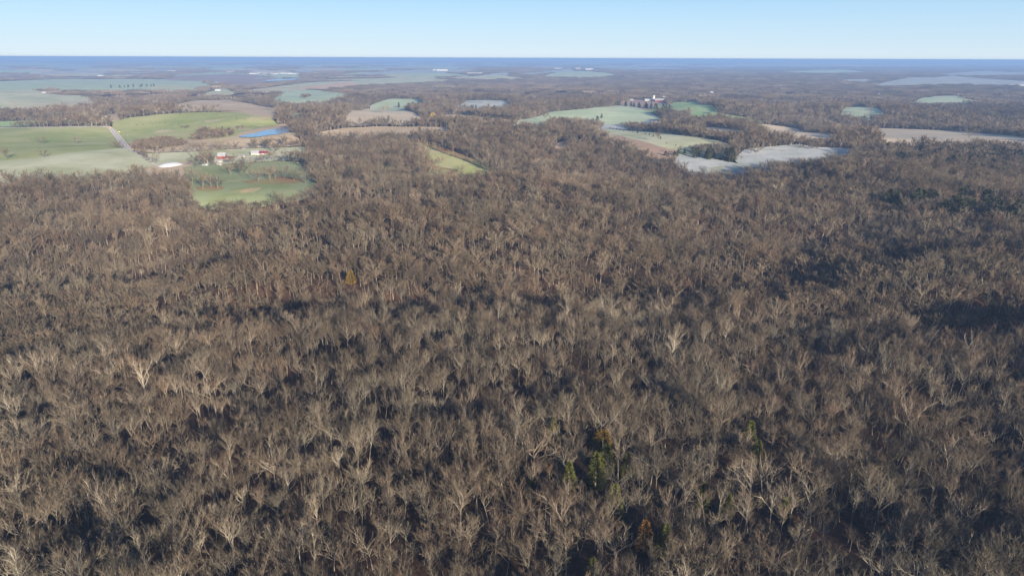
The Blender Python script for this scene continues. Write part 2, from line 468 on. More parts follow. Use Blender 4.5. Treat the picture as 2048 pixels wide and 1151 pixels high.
# openings far out towards the horizon
rr = random.Random(11)
for k in range(150):
    px = rr.uniform(-60, 2100); py = rr.choice([121.5, 123, 124.5, 126, 128.5, 131, 134, 137, 139, 141, 145, 148])+rr.uniform(-.6, .6)
    if px > 900 and py > 136: continue
    w = rr.uniform(16, 95); hh = rr.uniform(0.4, 1.2)*(1 if py < 128 else 1.4)
    roll_y = -0.0035*(px-1024)
    q = [(px-w, py+roll_y), (px-w*.3, py-hh+roll_y), (px+w*.6, py-hh*.7+roll_y), (px+w, py+roll_y), (px+w*.2, py+hh*.6+roll_y)]
    field('distant_field', q, rr.choice([FROST, TEAL, STRAW, FROSTG]))

for k, (dm, name, P, mat, lift, label) in enumerate(sorted(FIELDS, key=lambda q: -q[0])):
    drape(name, P, mat, lift+0.007*k, label=label)
# ------------------------------------------------------------------ water
m, n, l, b = new_mat('pond_water')
b.inputs['Base Color'].default_value = (0.19, 0.40, 0.66, 1)  # sky reflection put into the water as a blue base colour
b.inputs['Roughness'].default_value = 0.12
b.inputs['Specular IOR Level'].default_value = 0.6
g = n.new('ShaderNodeNewGeometry')
f = noise(n, l, g.outputs['Position'], 0.5, 3)
bm = n.new('ShaderNodeBump'); bm.inputs['Strength'].default_value = 0.25; bm.inputs['Distance'].default_value = 0.1
l.new(f, bm.inputs['Height']); l.new(bm.outputs[0], b.inputs['Normal'])
WATER = m
def pond(pts, label):
    P = smooth_poly(outline(pts), 2)
    POLYS.append((P, 0))
    z = hz(*P.mean(0))
    zs = height(P[:, 0], P[:, 1])
    d = np.hypot(*P.mean(0))
    z = float(np.percentile(zs, 60))+1.3+0.0012*d
    me = mesh('pond', [(a, b_, z) for a, b_ in P], [list(range(len(P)))])
    me2 = me
    o = link('pond', me2, WATER)
    if me.polygons[0].normal.z < 0: me.flip_normals()
    tag(o, label, kind='structure')
pond([(474,278),(492,273),(512,270),(528,264),(548,262),(566,257),(586,258),(590,263),(576,268),(560,272),(540,273),(515,279),(495,279)], 'blue pond below the grazed knoll')
pond([(528,164),(544,161.2),(593,159),(625,158.6),(593,162),(534,165.5)], 'long far pond beside ploughed field')
pond([(1406,227),(1425,225.5),(1426,228),(1412,229)], 'small pond below green slope')

# ------------------------------------------------------------------ roads
def ribbon(name, pts, width, mat, lift, label=None, closed_poly=True, raw=False):
    lift += 0.9
    P = [Vector(p) for p in (pts if raw else [pt(*p) for p in pts])]
    # densify with Catmull-Rom
    Q = []
    E = [P[0]*2-P[1]]+P+[P[-1]*2-P[-2]]
    for i in range(1, len(E)-2):
        a, b_, c, d = E[i-1:i+3]
        k = max(3, int((c-b_).length/8))
        for s in range(k):
            t = s/k
            Q.append(0.5*((2*b_)+(-a+c)*t+(2*a-5*b_+4*c-d)*t*t+(-a+3*b_-3*c+d)*t**3))
    Q.append(P[-1])
    v = []; f = []
    nx = 3
    for i, q in enumerate(Q):
        t = (Q[min(i+1, len(Q)-1)]-Q[max(i-1, 0)]).normalized()
        nrm = Vector((-t.y, t.x))
        for s in range(nx):
            p = q+nrm*width*(s/(nx-1)-0.5)
            d = p.length
            v.append((p.x, p.y, hz(p.x, p.y)+0.22+0.0005*d+lift))
        if i:
            for s in range(nx-1):
                a = (i-1)*nx+s
                f.append([a, a+1, a+nx+1, a+nx])
    me = mesh(name, v, f)
    if me.polygons[0].normal.z < 0: me.flip_normals()
    o = link(name, me, mat)
    tag(o, label, kind='structure')
    L = np.array([(q.x, q.y) for q in Q])
    return L
ASPH = plain('worn_asphalt', (0.52, 0.46, 0.39), 0.9, 0.2, 0.3)
VERGE = plain('dry_verge', (0.40, 0.33, 0.21), 0.95, 0.3, 0.3)
PAINT = plain('road_line', (0.75, 0.66, 0.48), 0.8, 0.1)
GRAVEL = plain('pale_gravel', (0.78, 0.72, 0.62), 0.95, 0.15, 0.5)
rd = [(-60,259),(0,258),(100,257),(180,255.5),(212,256),(222,260),(230,268),(240,281),(254,298),(268,308)]
ribbon('road_verge', rd, 15, VERGE, 0.12, 'dry grass verge along country road')
L0 = ribbon('road', rd, 9.0, GRAVEL, 0.30, 'pale country road curving between two pastures')
def offset_line(L, off):
    t = np.gradient(L, axis=0); t /= np.linalg.norm(t, axis=1)[:, None]+1e-9
    return L+np.stack([-t[:, 1], t[:, 0]], 1)*off
ribbon('road_wheel_tracks', [tuple(p) for p in offset_line(L0, 1.8)[::6]], 1.5, ASPH, 0.42, raw=True)
ribbon('road_wheel_tracks', [tuple(p) for p in offset_line(L0, -1.8)[::6]], 1.5, ASPH, 0.42, raw=True)
ribbon('farm_lane', [(264,305),(276,311),(292,320),(308,331),(322,339)], 3.4, GRAVEL, 0.34, 'narrow pale farm lane running down to the mound')
ribbon('farm_drive', [(470,318),(500,316.5),(520,318),(537,316),(560,312),(585,309),(625,310)], 4.5, GRAVEL, 0.34, 'gravel drive passing the white farmhouse')
ribbon('farm_drive', [(440,322),(470,321),(505,320),(540,321),(580,321),(620,320)], 3.6, GRAVEL, 0.38, 'gravel drive below the farm')
ribbon('farm_lane', [(1398,205.5),(1420,208),(1450,214),(1500,222),(1545,229)], 6, ORANGE, 0.5, 'tan lane along top of green slope')
ribbon('farm_drive', [(486,302),(500,296),(560,296),(600,292)], 3, GRAVEL, 0.36, 'short track behind the farmhouse')

# ------------------------------------------------------------------ trees
def bark_mat(name, base, dark, red, emph=0.5):
    m, n, l, b = new_mat(name)
    oi = n.new('ShaderNodeObjectInfo')
    g = n.new('ShaderNodeNewGeometry')
    sc = n.new('ShaderNodeVectorMath'); sc.operation = 'SCALE'; sc.inputs['Scale'].default_value = 0.011
    l.new(oi.outputs['Location'], sc.inputs[0])
    zone = noise(n, l, sc.outputs[0], 1.0, 4, 0.7)
    c1 = ramp(n, l, zone, [(0.40, base), (0.56, red), (0.62, base), (0.78, dark)])
    c2 = ramp(n, l, oi.outputs['Random'], [(0.0, dark), (0.35, base), (0.7, red), (0.85, base), (0.93, base), (1.0, tuple(min(1, v*1.9) for v in base))])
    mx = n.new('ShaderNodeMixRGB'); mx.inputs[0].default_value = 0.55
    l.new(c1, mx.inputs[1]); l.new(c2, mx.inputs[2])
    sc2 = n.new('ShaderNodeVectorMath'); sc2.operation = 'SCALE'; sc2.inputs['Scale'].default_value = 0.0022
    l.new(oi.outputs['Location'], sc2.inputs[0])
    stand = n.new('ShaderNodeMapRange'); l.new(noise(n, l, sc2.outputs[0], 1.0, 4, 0.75), stand.inputs[0])
    stand.inputs[1].default_value = 0.35; stand.inputs[2].default_value = 0.65; stand.inputs[3].default_value = 0.72; stand.inputs[4].default_value = 1.2
    own = n.new('ShaderNodeMapRange'); own.inputs[3].default_value = 0.62; own.inputs[4].default_value = 1.38
    rn = n.new('ShaderNodeTexWhiteNoise'); l.new(oi.outputs['Location'], rn.inputs['Vector']); l.new(rn.outputs['Value'], own.inputs[0])
    tot = n.new('ShaderNodeMath'); tot.operation = 'MULTIPLY'; l.new(stand.outputs[0], tot.inputs[0]); l.new(own.outputs[0], tot.inputs[1])
    ms = n.new('ShaderNodeVectorMath'); ms.operation = 'SCALE'; l.new(mx.outputs[0], ms.inputs[0]); l.new(tot.outputs[0], ms.inputs['Scale'])
    ri = n.new('ShaderNodeMapRange'); l.new(g.outputs['Random Per Island'], ri.inputs[0]); ri.inputs[3].default_value = 0.72; ri.inputs[4].default_value = 1.25
    hs = n.new('ShaderNodeHueSaturation'); l.new(ri.outputs[0], hs.inputs['Value']); l.new(ms.outputs[0], hs.inputs['Color'])
    l.new(hs.outputs[0], b.inputs['Base Color'])
    b.inputs['Specular IOR Level'].default_value = 0.05
    return m
BARK = bark_mat('grey_bark', (0.33, 0.31, 0.26), (0.165, 0.16, 0.145), (0.26, 0.205, 0.155))
TWIG = bark_mat('tan_twigs', (0.205, 0.176, 0.128), (0.078, 0.074, 0.065), (0.175, 0.122, 0.084))

class Geo:
    def __init__(s): s.v = []; s.f = []
    def tube(s, pts, rad, k=3):
        base = len(s.v)
        for i, (p, r) in enumerate(zip(pts, rad)):
            t = (pts[min(i+1, len(pts)-1)]-pts[max(i-1, 0)]).normalized()
            u = t.cross(Vector((0.31, 0.87, 0.13))).normalized(); w = t.cross(u)
            for j in range(k):
                a = 2*math.pi*j/k
                q = p+(u*math.cos(a)+w*math.sin(a))*r
                s.v.append((q.x, q.y, q.z))
            if i:
                for j in range(k):
                    a0 = base+(i-1)*k+j; a1 = base+(i-1)*k+(j+1) % k
                    s.f.append((a0, a1, a1+k, a0+k))
    def twig(s, p, d, L, w, rnd):
        side = d.cross(Vector((rnd.gauss(0, 1), rnd.gauss(0, 1), rnd.gauss(0, 1)))).normalized()*w*0.5
        b0 = len(s.v); e = p+d*L
        s.v += [tuple(p-side), tuple(p+side), tuple(e)]
        s.f.append((b0, b0+1, b0+2))
    def mesh(s, name): return mesh(name, s.v, s.f)

def rdir(d, ang, rnd):
    ax = d.cross(Vector((rnd.gauss(0, 1), rnd.gauss(0, 1), rnd.gauss(0, 1)))).normalized()
    return (Matrix.Rotation(ang, 3, ax) @ d).normalized()

def path(p, d, L, nseg, wob, up, rnd):
    pts = [p.copy()]; dirs = [d]
    for i in range(nseg):
        d = (d+Vector((rnd.gauss(0, wob), rnd.gauss(0, wob), rnd.gauss(0, wob)))+Vector((0, 0, up))).normalized()
        p = p+d*(L/nseg)
        pts.append(p.copy()); dirs.append(d)
    return pts, dirs

def along(pts, dirs, t):
    x = t*(len(pts)-1); i = min(int(x), len(pts)-2); fr = x-i
    return pts[i].lerp(pts[i+1], fr), dirs[i+1]

def bare_tree(seed, H=18.0, fork=0.45, spread=0.6, limbs=6, lod=0, slender=False, bushy=False):
    """one metre-scale leafless tree: trunk geometry and crown geometry. lod 0 near, 1 mid, 2 low"""
    rnd = random.Random(seed)
    tr = Geo(); cr = Geo()
    lean = Vector((rnd.gauss(0, 0.06), rnd.gauss(0, 0.06), 1)).normalized()
    hf = H*fork
    leader = H*0.80
    r0 = 0.012*H+0.03
    wk = {0: 0.95, 1: 1.0, 2: 1.3}[lod]
    tp, td = path(Vector((0, 0, -0.6)), lean, leader if slender or rnd.random() < 0.5 else hf*1.35, {0: 7, 1: 4, 2: 2}[lod], 0.045, 0.02, rnd)
    n = len(tp)
    tr.tube(tp, [r0*wk*(1-0.80*i/(n-1)) for i in range(n)], {0: 5, 1: 4, 2: 3}[lod])
    L1 = H-hf
    az0 = rnd.uniform(0, 6.28)
    for i in range(limbs):
        t = min(1.0, (hf*(0.80+0.5*i/limbs))/(tp[-1].z+0.01))
        if not slender and t > 1: t = 1
        p, d = along(tp, td, min(t, 0.999))
        a = az0+i*2.4+rnd.uniform(-.4, .4)
        tilt = spread*rnd.uniform(0.55, 1.35)
        d1 = Vector((math.cos(a)*math.sin(tilt), math.sin(a)*math.sin(tilt), math.cos(tilt)))
        l1 = L1*rnd.uniform(0.78, 1.08)*(1.0 if i < limbs-2 else 0.85)
        rb = r0*0.52
        if lod < 2:
            bp, bd = path(p, d1, l1*0.86, 5 if lod == 0 else 3, 0.13, 0.05, rnd)
            m_ = len(bp)
            (cr if lod else tr).tube(bp, [rb*wk*(1-0.85*q/(m_-1)) for q in range(m_)], 3)
        else:
            bp, bd = path(p, d1, l1*0.86, 2, 0.1, 0.05, rnd)
            cr.twig(p, (bp[-1]-p).normalized(), (bp[-1]-p).length, rb*3.4, rnd)
        n2 = {0: 8, 1: 6, 2: 11}[lod]
        for q in range(n2):
            t = 0.22+0.78*(q+rnd.random()*0.8)/n2
            p2, d2 = along(bp, bd, min(t, 0.999))
            d2 = rdir(d2, rnd.uniform(0.35, 0.85), rnd)
            d2 = (d2+Vector((0, 0, 0.18))).normalized()
            l2 = l1*rnd.uniform(0.26, 0.42)*(1.15-0.45*t)
            if lod == 2:
                cr.twig(p2, d2, l2*1.35, 0.42, rnd); continue
            cp, cd = path(p2, d2, l2, 3 if lod == 0 else 1, 0.16, 0.07, rnd)
            m_ = len(cp)
            if lod == 0: tr.tube(cp, [rb*0.40*(1-0.8*k/(m_-1)) for k in range(m_)], 3)
            else: cr.twig(p2, d2, l2, 0.14, rnd)
            n3 = 5 if lod == 0 else (13 if bushy else 9)
            for k in range(n3):
                t3 = 0.2+0.8*(k+rnd.random())/n3
                p3, d3 = along(cp, cd, min(t3, 0.999))
                d3 = rdir(d3, rnd.uniform(0.25, 0.8), rnd); d3 = (d3+Vector((0, 0, 0.22))).normalized()
                l3 = rnd.uniform(0.9, 1.6)*H/18
                if lod == 1:
                    cr.twig(p3, d3, l3*1.25, 0.13, rnd); continue
                cr.twig(p3, d3, l3, 0.058, rnd)
                for u in range(8):
                    p4 = p3+d3*l3*rnd.uniform(0.1, 0.95)
                    d4 = rdir(d3, rnd.uniform(0.2, 0.75), rnd); d4 = (d4+Vector((0, 0, 0.2))).normalized()
                    cr.twig(p4, d4, rnd.uniform(0.45, 1.0)*H/18, 0.035, rnd)
    return tr, cr

def both(tr, cr, name):
    me = mesh(name, tr.v+cr.v, tr.f+[tuple(i+len(tr.v) for i in f) for f in cr.f])
    me.materials.append(BARK); me.materials.append(TWIG)
    idx = np.zeros(len(me.polygons), np.int32); idx[len(tr.f):] = 1
    me.polygons.foreach_set('material_index', idx)
    return me

KINDS = [  # H, fork, spread, limbs, slender
    (19, 0.42, 0.70, 8, False), (20, 0.46, 0.52, 7, False), (18, 0.36, 0.92, 9, False), (21, 0.52, 0.45, 7, True),
    (17, 0.40, 0.80, 8, False), (19, 0.46, 0.62, 8, True), (18, 0.52, 0.75, 7, False), (15, 0.45, 0.42, 7, True)]
kr = random.Random(77)
for k_ in range(8):   # a second individual of each habit
    H, fo, sp, li, sl = KINDS[k_]
    KINDS.append((H*kr.uniform(.88, 1.08), fo*kr.uniform(.85, 1.1), sp*kr.uniform(.85, 1.2), li+kr.choice((-1, 0, 1)), sl))
KIND_WORDS = ['fan crowned', 'vase shaped', 'broad spreading', 'tall slim', 'round crowned', 'straight', 'high forking', 'narrow young']
SRC = bpy.data.collections.new('woodland_sources')   # only read by the woodland's nodes
src_count = 0
def source(me):
    global src_count
    o = bpy.data.objects.new('woodland_source.%03d' % (src_count+1), me)
    SRC.objects.link(o)
    src_count += 1
    return src_count-1
near_parts = []; mid_parts = []
NEAR = []; MID = []; LOW = []
for i, (H, fo, sp, li, sl) in enumerate(KINDS):
    tr, cr = bare_tree(100+i, H, fo, sp, li, 0, sl)
    mt = tr.mesh('trunk'); mt.materials.append(BARK)
    mc = cr.mesh('crown'); mc.materials.append(TWIG)
    near_parts.append((mt, mc))
    NEAR.append(source(both(tr, cr, 'near_tree')))
for i, (H, fo, sp, li, sl) in enumerate(KINDS):
    tr, cr = bare_tree(100+i, H, fo, sp, li, 1, sl)
    MID.append(source(both(tr, cr, 'mid_tree')))
    mt = tr.mesh('trunk'); mt.materials.append(BARK)
    mc = cr.mesh('crown'); mc.materials.append(TWIG)
    mid_parts.append((mt, mc))
for i, (H, fo, sp, li, sl) in enumerate(KINDS[:6]+KINDS[8:12]):
    tr, cr = bare_tree(200+i, H, fo, sp, li-1, 2, sl)
    LOW.append(source(both(tr, cr, 'low_tree')))

field_parts = []
for i in range(6):
    tr, cr = bare_tree(300+i, 17+i % 3, (0.30, 0.36, 0.26)[i % 3], (0.85, 0.70, 0.95)[i % 3], 10, 1, False, True)
    mt = tr.mesh('trunk'); mt.materials.append(BARK)
    mc = cr.mesh('crown'); mc.materials.append(TWIG)
    field_parts.append((mt, mc))

def patch(seed, size, spacing, per, tl, tw):
    """a block of far woodland: every tree a sheaf of limbs"""
    rnd = random.Random(seed); g = Geo()
    k = int(size/spacing)
    for i in range(k):
        for j in range(k):
            x = (i+rnd.random())*spacing-size/2; y = (j+rnd.random())*spacing-size/2
            H = rnd.uniform(8.5, 13)
            c = Vector((x, y, H*0.42))
            for q in range(per):
                a = rnd.uniform(0, 6.28); ti = abs(rnd.gauss(0, 0.55))
                d = Vector((math.cos(a)*math.sin(ti), math.sin(a)*math.sin(ti), math.cos(ti)))
                s0 = rnd.uniform(0, 0.45)
                Lq = H*0.58*rnd.uniform(0.6, 1.0)
                g.twig(c+d*Lq*s0, rdir(d, rnd.uniform(0, .3), rnd), Lq*(1-s0)*tl, tw, rnd)
            g.twig(Vector((x, y, -3)), Vector((0, 0, 1)), H*0.7, tw*0.8, rnd)
    me = g.mesh('far_wood'); me.materials.append(TWIG)
    return source(me)
P45 = [patch(31+i, 46, 7.2, 16, 1.0, 0.75) for i in range(3)]
P120 = [patch(41+i, 122, 8.5, 9, 1.1, 1.7) for i in range(2)]
P300 = [patch(51+i, 304, 13, 7, 1.3, 3.6) for i in range(2)]

# scatter
rs = np.random.RandomState(5)
def jitter(spacing, dmin, dmax, half):
    g = np.arange(-dmax, dmax, spacing)
    gy = np.arange(-80, dmax, spacing)
    x, y = np.meshgrid(g, gy); x = x.ravel(); y = y.ravel()
    x = x+rs.uniform(-.5, .5, x.shape)*spacing; y = y+rs.uniform(-.5, .5, y.shape)*spacing
    d = np.hypot(x, y); a = np.abs(np.degrees(np.arctan2(x, y)))
    k = (d >= dmin) & (d < dmax) & (a < half)
    return x[k], y[k]
def keep(x, y):
    k = np.ones(x.shape, bool)
    r = rs.uniform(0, 1, x.shape)
    for P, dens in POLYS:
        ins = inside(P, x, y)
        k &= ~(ins & (r >= dens))
    return k
def near_road(x, y, L, w):
    k = np.zeros(x.shape, bool)
    mn = L.min(0)-w; mx = L.max(0)+w
    c = np.nonzero((x > mn[0]) & (x < mx[0]) & (y > mn[1]) & (y < mx[1]))[0]
    if len(c):
        d = np.min(np.hypot(x[c][:, None]-L[None, :, 0], y[c][:, None]-L[None, :, 1]), 1)
        k[c] = d < w
    return k

NEAREV = [(1107,845,.9,'small dark cedar topping the near evergreen group'),(1213,905,1.25,'tall olive cedar half hidden behind pale branches, centre right'),
 (1138,940,1.0,'slim yellow green cedar among pale branches'),(1062,955,.8,'small green cedar left of the slim yellow green one'),
 (970,930,.8,'faint green cedar left of the evergreen group'),(1228,995,1.35,'bright green cedar, biggest in the foreground'),
 (1332,1065,.95,'low green cedar right of the rusty tree'),(1455,990,1.0,'green topped cedar behind a fan crowned tree, right of centre'),
 (1405,975,.9,'green cedar just left of the green topped one'),(1185,1130,1.1,'olive cedar at bottom edge of the photo'),
 (1500,870,1.2,'dark cedar pair member at upper right of foreground group'),(1517,885,1.0,'dark cedar lower of pair at upper right'),
 (1192,935,1.2,'dark green cedar below the tall olive cedar'),(1572,995,.9,'dark cedar right of the foreground evergreens'),
 (1255,915,.9,'yellowish cedar right of the tall olive cedar'),(590,840,.7,'small green cedar left in the near forest')]
EVPOS = []
for px, py, s_, lab in NEAREV:
    x, y = pt(px, py+6, 7.0); EVPOS.append((x, y)); CLEAR.append((x, y, 1.9*s_))
SPECIAL = {}
for nm_, px, py, up_, r_ in (('rust', 1290, 1060, 7, 3.5), ('olive', 1205, 890, 7, 3.0), ('gold', 700, 537, 9, 4.5), ('russet', 1178, 318, 8, 5)):
    x, y = pt(px, py, up_); SPECIAL[nm_] = (x, y); CLEAR.append((x, y, r_))

PX = []; PY = []; PV = []; PS = []; PR = []; PN = []
def add_points(x, y, variant, scale, tiltn=False, sink=0.0):
    PX.extend(x); PY.extend(y); PV.extend(variant)
    PS.extend(scale)
    for a, b_ in zip(x, y): pass
    rot = np.zeros((len(x), 3)); rot[:, 2] = rs.uniform(0, 2*math.pi, len(x))
    if tiltn:
        rot[:, 2] = rs.randint(0, 4, len(x))*math.pi/2
        e = 40.0
        hx = (height(x+e, y)-height(x-e, y))/(2*e); hy = (height(x, y+e)-height(x, y-e))/(2*e)
        for i in range(len(x)):
            nrm = Vector((-hx[i], -hy[i], 1)).normalized()
            q = Vector((0, 0, 1)).rotation_difference(nrm).to_matrix() @ Matrix.Rotation(rot[i, 2], 3, 'Z')
            rot[i] = q.to_euler()[:]
    else:
        rot[:, 0] = rs.normal(0, 0.04, len(x)); rot[:, 1] = rs.normal(0, 0.04, len(x))
    PR.extend(rot.tolist())

CL = []
for lam in (28, 37, 46, 60, 75, 95, 130):
    for _ in range(2):
        a = rs.uniform(0, 6.28); CL.append((math.cos(a)*6.283/lam, math.sin(a)*6.283/lam, rs.uniform(0, 6.28)))
def clump(x, y):
    t = np.zeros(x.shape)
    for kx, ky, p in CL: t += np.sin(kx*x+ky*y+p)
    return t/math.sqrt(len(CL)/2)
def sizes(x, y):
    nm = len(x)
    c = clump(x, y)
    s = rs.normal(0.66, 0.09, nm)+0.09*c
    s[rs.uniform(0, 1, nm) < 0.06] += 0.16
    young = rs.uniform(0, 1, nm) < 0.36
    s[young] = rs.uniform(0.32, 0.52, young.sum())
    return np.clip(s, 0.30, 1.12)
def gaps(x, y):
    """thin the wood in small openings"""
    c = clump(x+500, y-300)
    return ~((c > 1.45) & (rs.uniform(0, 1, x.shape) < 0.45))
def clear_spots(x, y):
    k = np.ones(x.shape, bool)
    for cx_, cy_, r_ in CLEAR:
        L_ = math.hypot(cx_, cy_); ux, uy = cx_/L_, cy_/L_
        al = (x-cx_)*ux+(y-cy_)*uy; ac = np.abs(-(x-cx_)*uy+(y-cy_)*ux)
        k &= ~((ac < r_) & (al > -r_*2.3) & (al < r_))
    return k
# near woodland (the 300 largest in view become trees of their own)
x, y = jitter(4.1, 0, 340, 62)
k = keep(x, y) & gaps(x, y) & clear_spots(x, y); x = x[k]; y = y[k]
s = sizes(x, y); kind = rs.randint(0, 16, len(x))
z = height(x, y)
Hs = np.array([q[0] for q in KINDS])[kind]*s
u, v, dep = project(x, y, z+Hs*0.75)
on = (dep > 5) & (u > 15) & (u < 2033) & (v > 20) & (v < 1135)
size = np.where(on, Hs/np.maximum(dep, 1), 0)
order = np.argsort(-size)[:300]
pick = np.zeros(len(x), bool); pick[order] = True
SINGLE = [(x[i], y[i], z[i], s[i], int(kind[i]), u[i], v[i]) for i in order]
add_points(x[~pick], y[~pick], [NEAR[q] for q in kind[~pick]], [(q, q, q*1.0) for q in s[~pick]])
x, y = jitter(4.9, 340, 950, 47)
k = keep(x, y) & gaps(x, y) & clear_spots(x, y); x = x[k]; y = y[k]; s = sizes(x, y); kind = rs.randint(0, 16, len(x))
add_points(x, y, [MID[q] for q in kind], [(q*1.22, q*1.22, q*1.08) for q in s])
x, y = jitter(6.0, 950, 2200, 44)
k = keep(x, y) & ~near_road(x, y, L0, 9); x = x[k]; y = y[k]; s = sizes(x, y)*1.05; kind = rs.randint(0, 10, len(x))
add_points(x, y, [LOW[q] for q in kind], [(q*1.35, q*1.35, q*1.08) for q in s])
def touches(x, y, r):
    k = np.zeros(x.shape, bool)
    for dx, dy in ((0,0),(-1,-1),(1,-1),(-1,1),(1,1),(0,1),(0,-1),(1,0),(-1,0)):
        k |= ~keep(x+dx*r, y+dy*r)
    return k
for sp, d0, d1, lst in ((45, 2200, 5200, P45), (120, 5200, 12500, P120), (300, 12500, 34000, P300)):
    x, y = jitter(sp, d0, d1, 44)
    if sp > 45:
        t_ = touches(x, y, sp/2)
        bx, by = x[t_], y[t_]
        x, y = x[~t_], y[~t_]
        m_ = int(round(sp/40)); off = (np.arange(m_)-(m_-1)/2)*(sp/m_)
        ox, oy = np.meshgrid(off, off)
        sx = (bx[:, None]+ox.ravel()[None]).ravel(); sy = (by[:, None]+oy.ravel()[None]).ravel()
        k = keep(sx, sy); sx = sx[k]; sy = sy[k]
        add_points(sx, sy, rs.choice(P45, len(sx)), [(1, 1, q) for q in rs.uniform(0.8, 1.15, len(sx))], tiltn=True)
    k = keep(x, y); x = x[k]; y = y[k]
    add_points(x, y, rs.choice(lst, len(x)), [(1, 1, q) for q in rs.uniform(0.75, 1.2, len(x))], tiltn=True)
# brush and low growth along the woods' edges
for P_, dens_ in POLYS:
    if np.hypot(P_[:, 0], P_[:, 1]).min() > 2300: continue
    ex = []; ey = []
    for a_, b2 in zip(P_, np.roll(P_, -1, 0)):
        k_ = int(np.hypot(*(b2-a_))/3.2)
        for q in range(k_):
            c_ = a_+(b2-a_)*q/max(1, k_)
            ex.append(c_[0]); ey.append(c_[1])
    ex = np.array(ex)+rs.normal(0, 3.2, len(ex)); ey = np.array(ey)+rs.normal(0, 3.2, len(ey))
    ins = np.zeros(ex.shape, int)
    for Q_, _d in POLYS: ins += inside(Q_, ex, ey)
    k = (ins == 0) & (rs.uniform(0, 1, ex.shape) < 0.7) & ~near_road(ex, ey, L0, 9)
    ex = ex[k]; ey = ey[k]; q_ = rs.uniform(0.2, 0.5, len(ex))
    add_points(ex, ey, rs.choice(LOW, len(ex)), [(q*1.7, q*1.7, q) for q in q_])
# brush thickets: crowded small stems
def thicket(pts, spacing, smin, smax):
    P = smooth_poly(outline(pts), 1)
    mn = P.min(0); mx = P.max(0)
    gx, gy = np.meshgrid(np.arange(mn[0], mx[0], spacing), np.arange(mn[1], mx[1], spacing))
    gx = gx.ravel()+rs.uniform(-.5, .5, gx.size)*spacing; gy = gy.ravel()+rs.uniform(-.5, .5, gy.size)*spacing
    k = inside(P, gx, gy); gx = gx[k]; gy = gy[k]
    s = rs.uniform(smin, smax, len(gx))
    add_points(gx, gy, rs.choice(LOW, len(gx)), [((q, q, q) if LOW[0] == LOW[-1] else (q*1.5, q*1.5, q)) for q in s])
thicket([(262,298),(272,289),(300,284),(330,280),(368,286),(376,292),(330,300),(285,305)], 4.0, 0.3, 0.5)
thicket([(375,285),(400,272),(440,266),(470,268),(465,275),(420,283)], 4.5, 0.35, 0.6)
thicket([(392,268),(410,262),(425,264),(410,270)], 4.5, 0.4, 0.6)
thicket([(578,255),(600,254),(612,264),(596,272),(580,268)], 6.5, 0.6, 0.9)
thicket([(1378,303),(1440,300),(1475,304),(1470,318),(1430,318),(1385,312)], 6.5, 0.5, 0.75)
thicket([(1240,251),(1330,254),(1400,266),(1480,280),(1480,287),(1400,273),(1300,261),(1240,257)], 6.5, 0.42, 0.62)
thicket([(600,322),(640,318),(650,340),(620,338)], 9, 0.7, 1.0)
thicket([(395,322),(432,318),(436,330),(400,335)], 9, 0.5, 0.8)
GROVE = source(both(*bare_tree(311, 18, 0.36, 0.85, 10, 1, False, True), 'grove_tree'))
LOW_ALL = LOW; LOW = [GROVE]
thicket([(612,300),(640,277),(700,281),(790,279),(850,298),(868,330),(850,346),(740,352),(660,350),(625,335)], 13, 0.75, 1.05)
LOW = LOW_ALL
thicket([(1488,293),(1600,288),(1700,297),(1700,300),(1600,293),(1500,300)], 7, 0.5, 0.75)
thicket([(1478,300),(1512,300),(1530,308),(1500,314)], 8, 0.5, 0.7)
thicket([(1590,297),(1640,299),(1650,303),(1600,303)], 9, 0.4, 0.6)
thicket([(1440,318),(1500,326),(1498,330),(1436,324)], 9, 0.3, 0.5)
thicket([(360,256),(378,255),(379,259),(361,259)], 5, 0.25, 0.35)
thicket([(475,258),(490,256),(492,260),(478,262)], 5, 0.3, 0.4)
thicket([(100,249),(124,247),(127,251),(103,253)], 5, 0.4, 0.6)
thicket([(140,250),(170,245),(215,250),(222,256),(185,256)], 7, 0.6, 0.9)
thicket([(600,196),(615,194),(625,196),(610,199)], 9, 0.5, 0.8)
thicket([(400,166),(412,164),(432,170),(425,172)], 12, 0.6, 0.9)
thicket([(640,382,1),(700,374,1),(740,366,1),(700,366,1),(640,374,1)], 6.0, 0.45, 0.8)

n_pts = len(PX)
PX = np.array(PX); PY = np.array(PY); PZ = height(PX, PY)
me = bpy.data.meshes.new('bare_woodland')
me.vertices.add(n_pts)
me.vertices.foreach_set('co', np.stack([PX, PY, PZ], 1).ravel())
at = me.attributes.new('variant', 'INT', 'POINT'); at.data.foreach_set('value', np.array(PV, dtype=np.int32))
at = me.attributes.new('size', 'FLOAT_VECTOR', 'POINT'); at.data.foreach_set('vector', np.array(PS, dtype=np.float32).ravel())
at = me.attributes.new('turn', 'FLOAT_VECTOR', 'POINT'); at.data.foreach_set('vector', np.array(PR, dtype=np.float32).ravel())
wood = link('bare_woodland', me)
tag(wood, 'leafless brown woodland stretching behind the nearest trees to the horizon', 'woodland', kind='stuff')
ng = bpy.data.node_groups.new('plant_trees', 'GeometryNodeTree')
ng.interface.new_socket('Geometry', in_out='INPUT', socket_type='NodeSocketGeometry')
ng.interface.new_socket('Geometry', in_out='OUTPUT', socket_type='NodeSocketGeometry')
N = ng.nodes; Lk = ng.links
gi = N.new('NodeGroupInput'); go = N.new('NodeGroupOutput')
ip = N.new('GeometryNodeInstanceOnPoints')
ci = N.new('GeometryNodeCollectionInfo'); ci.inputs['Collection'].default_value = SRC
ci.inputs['Separate Children'].default_value = True; ci.inputs['Reset Children'].default_value = True
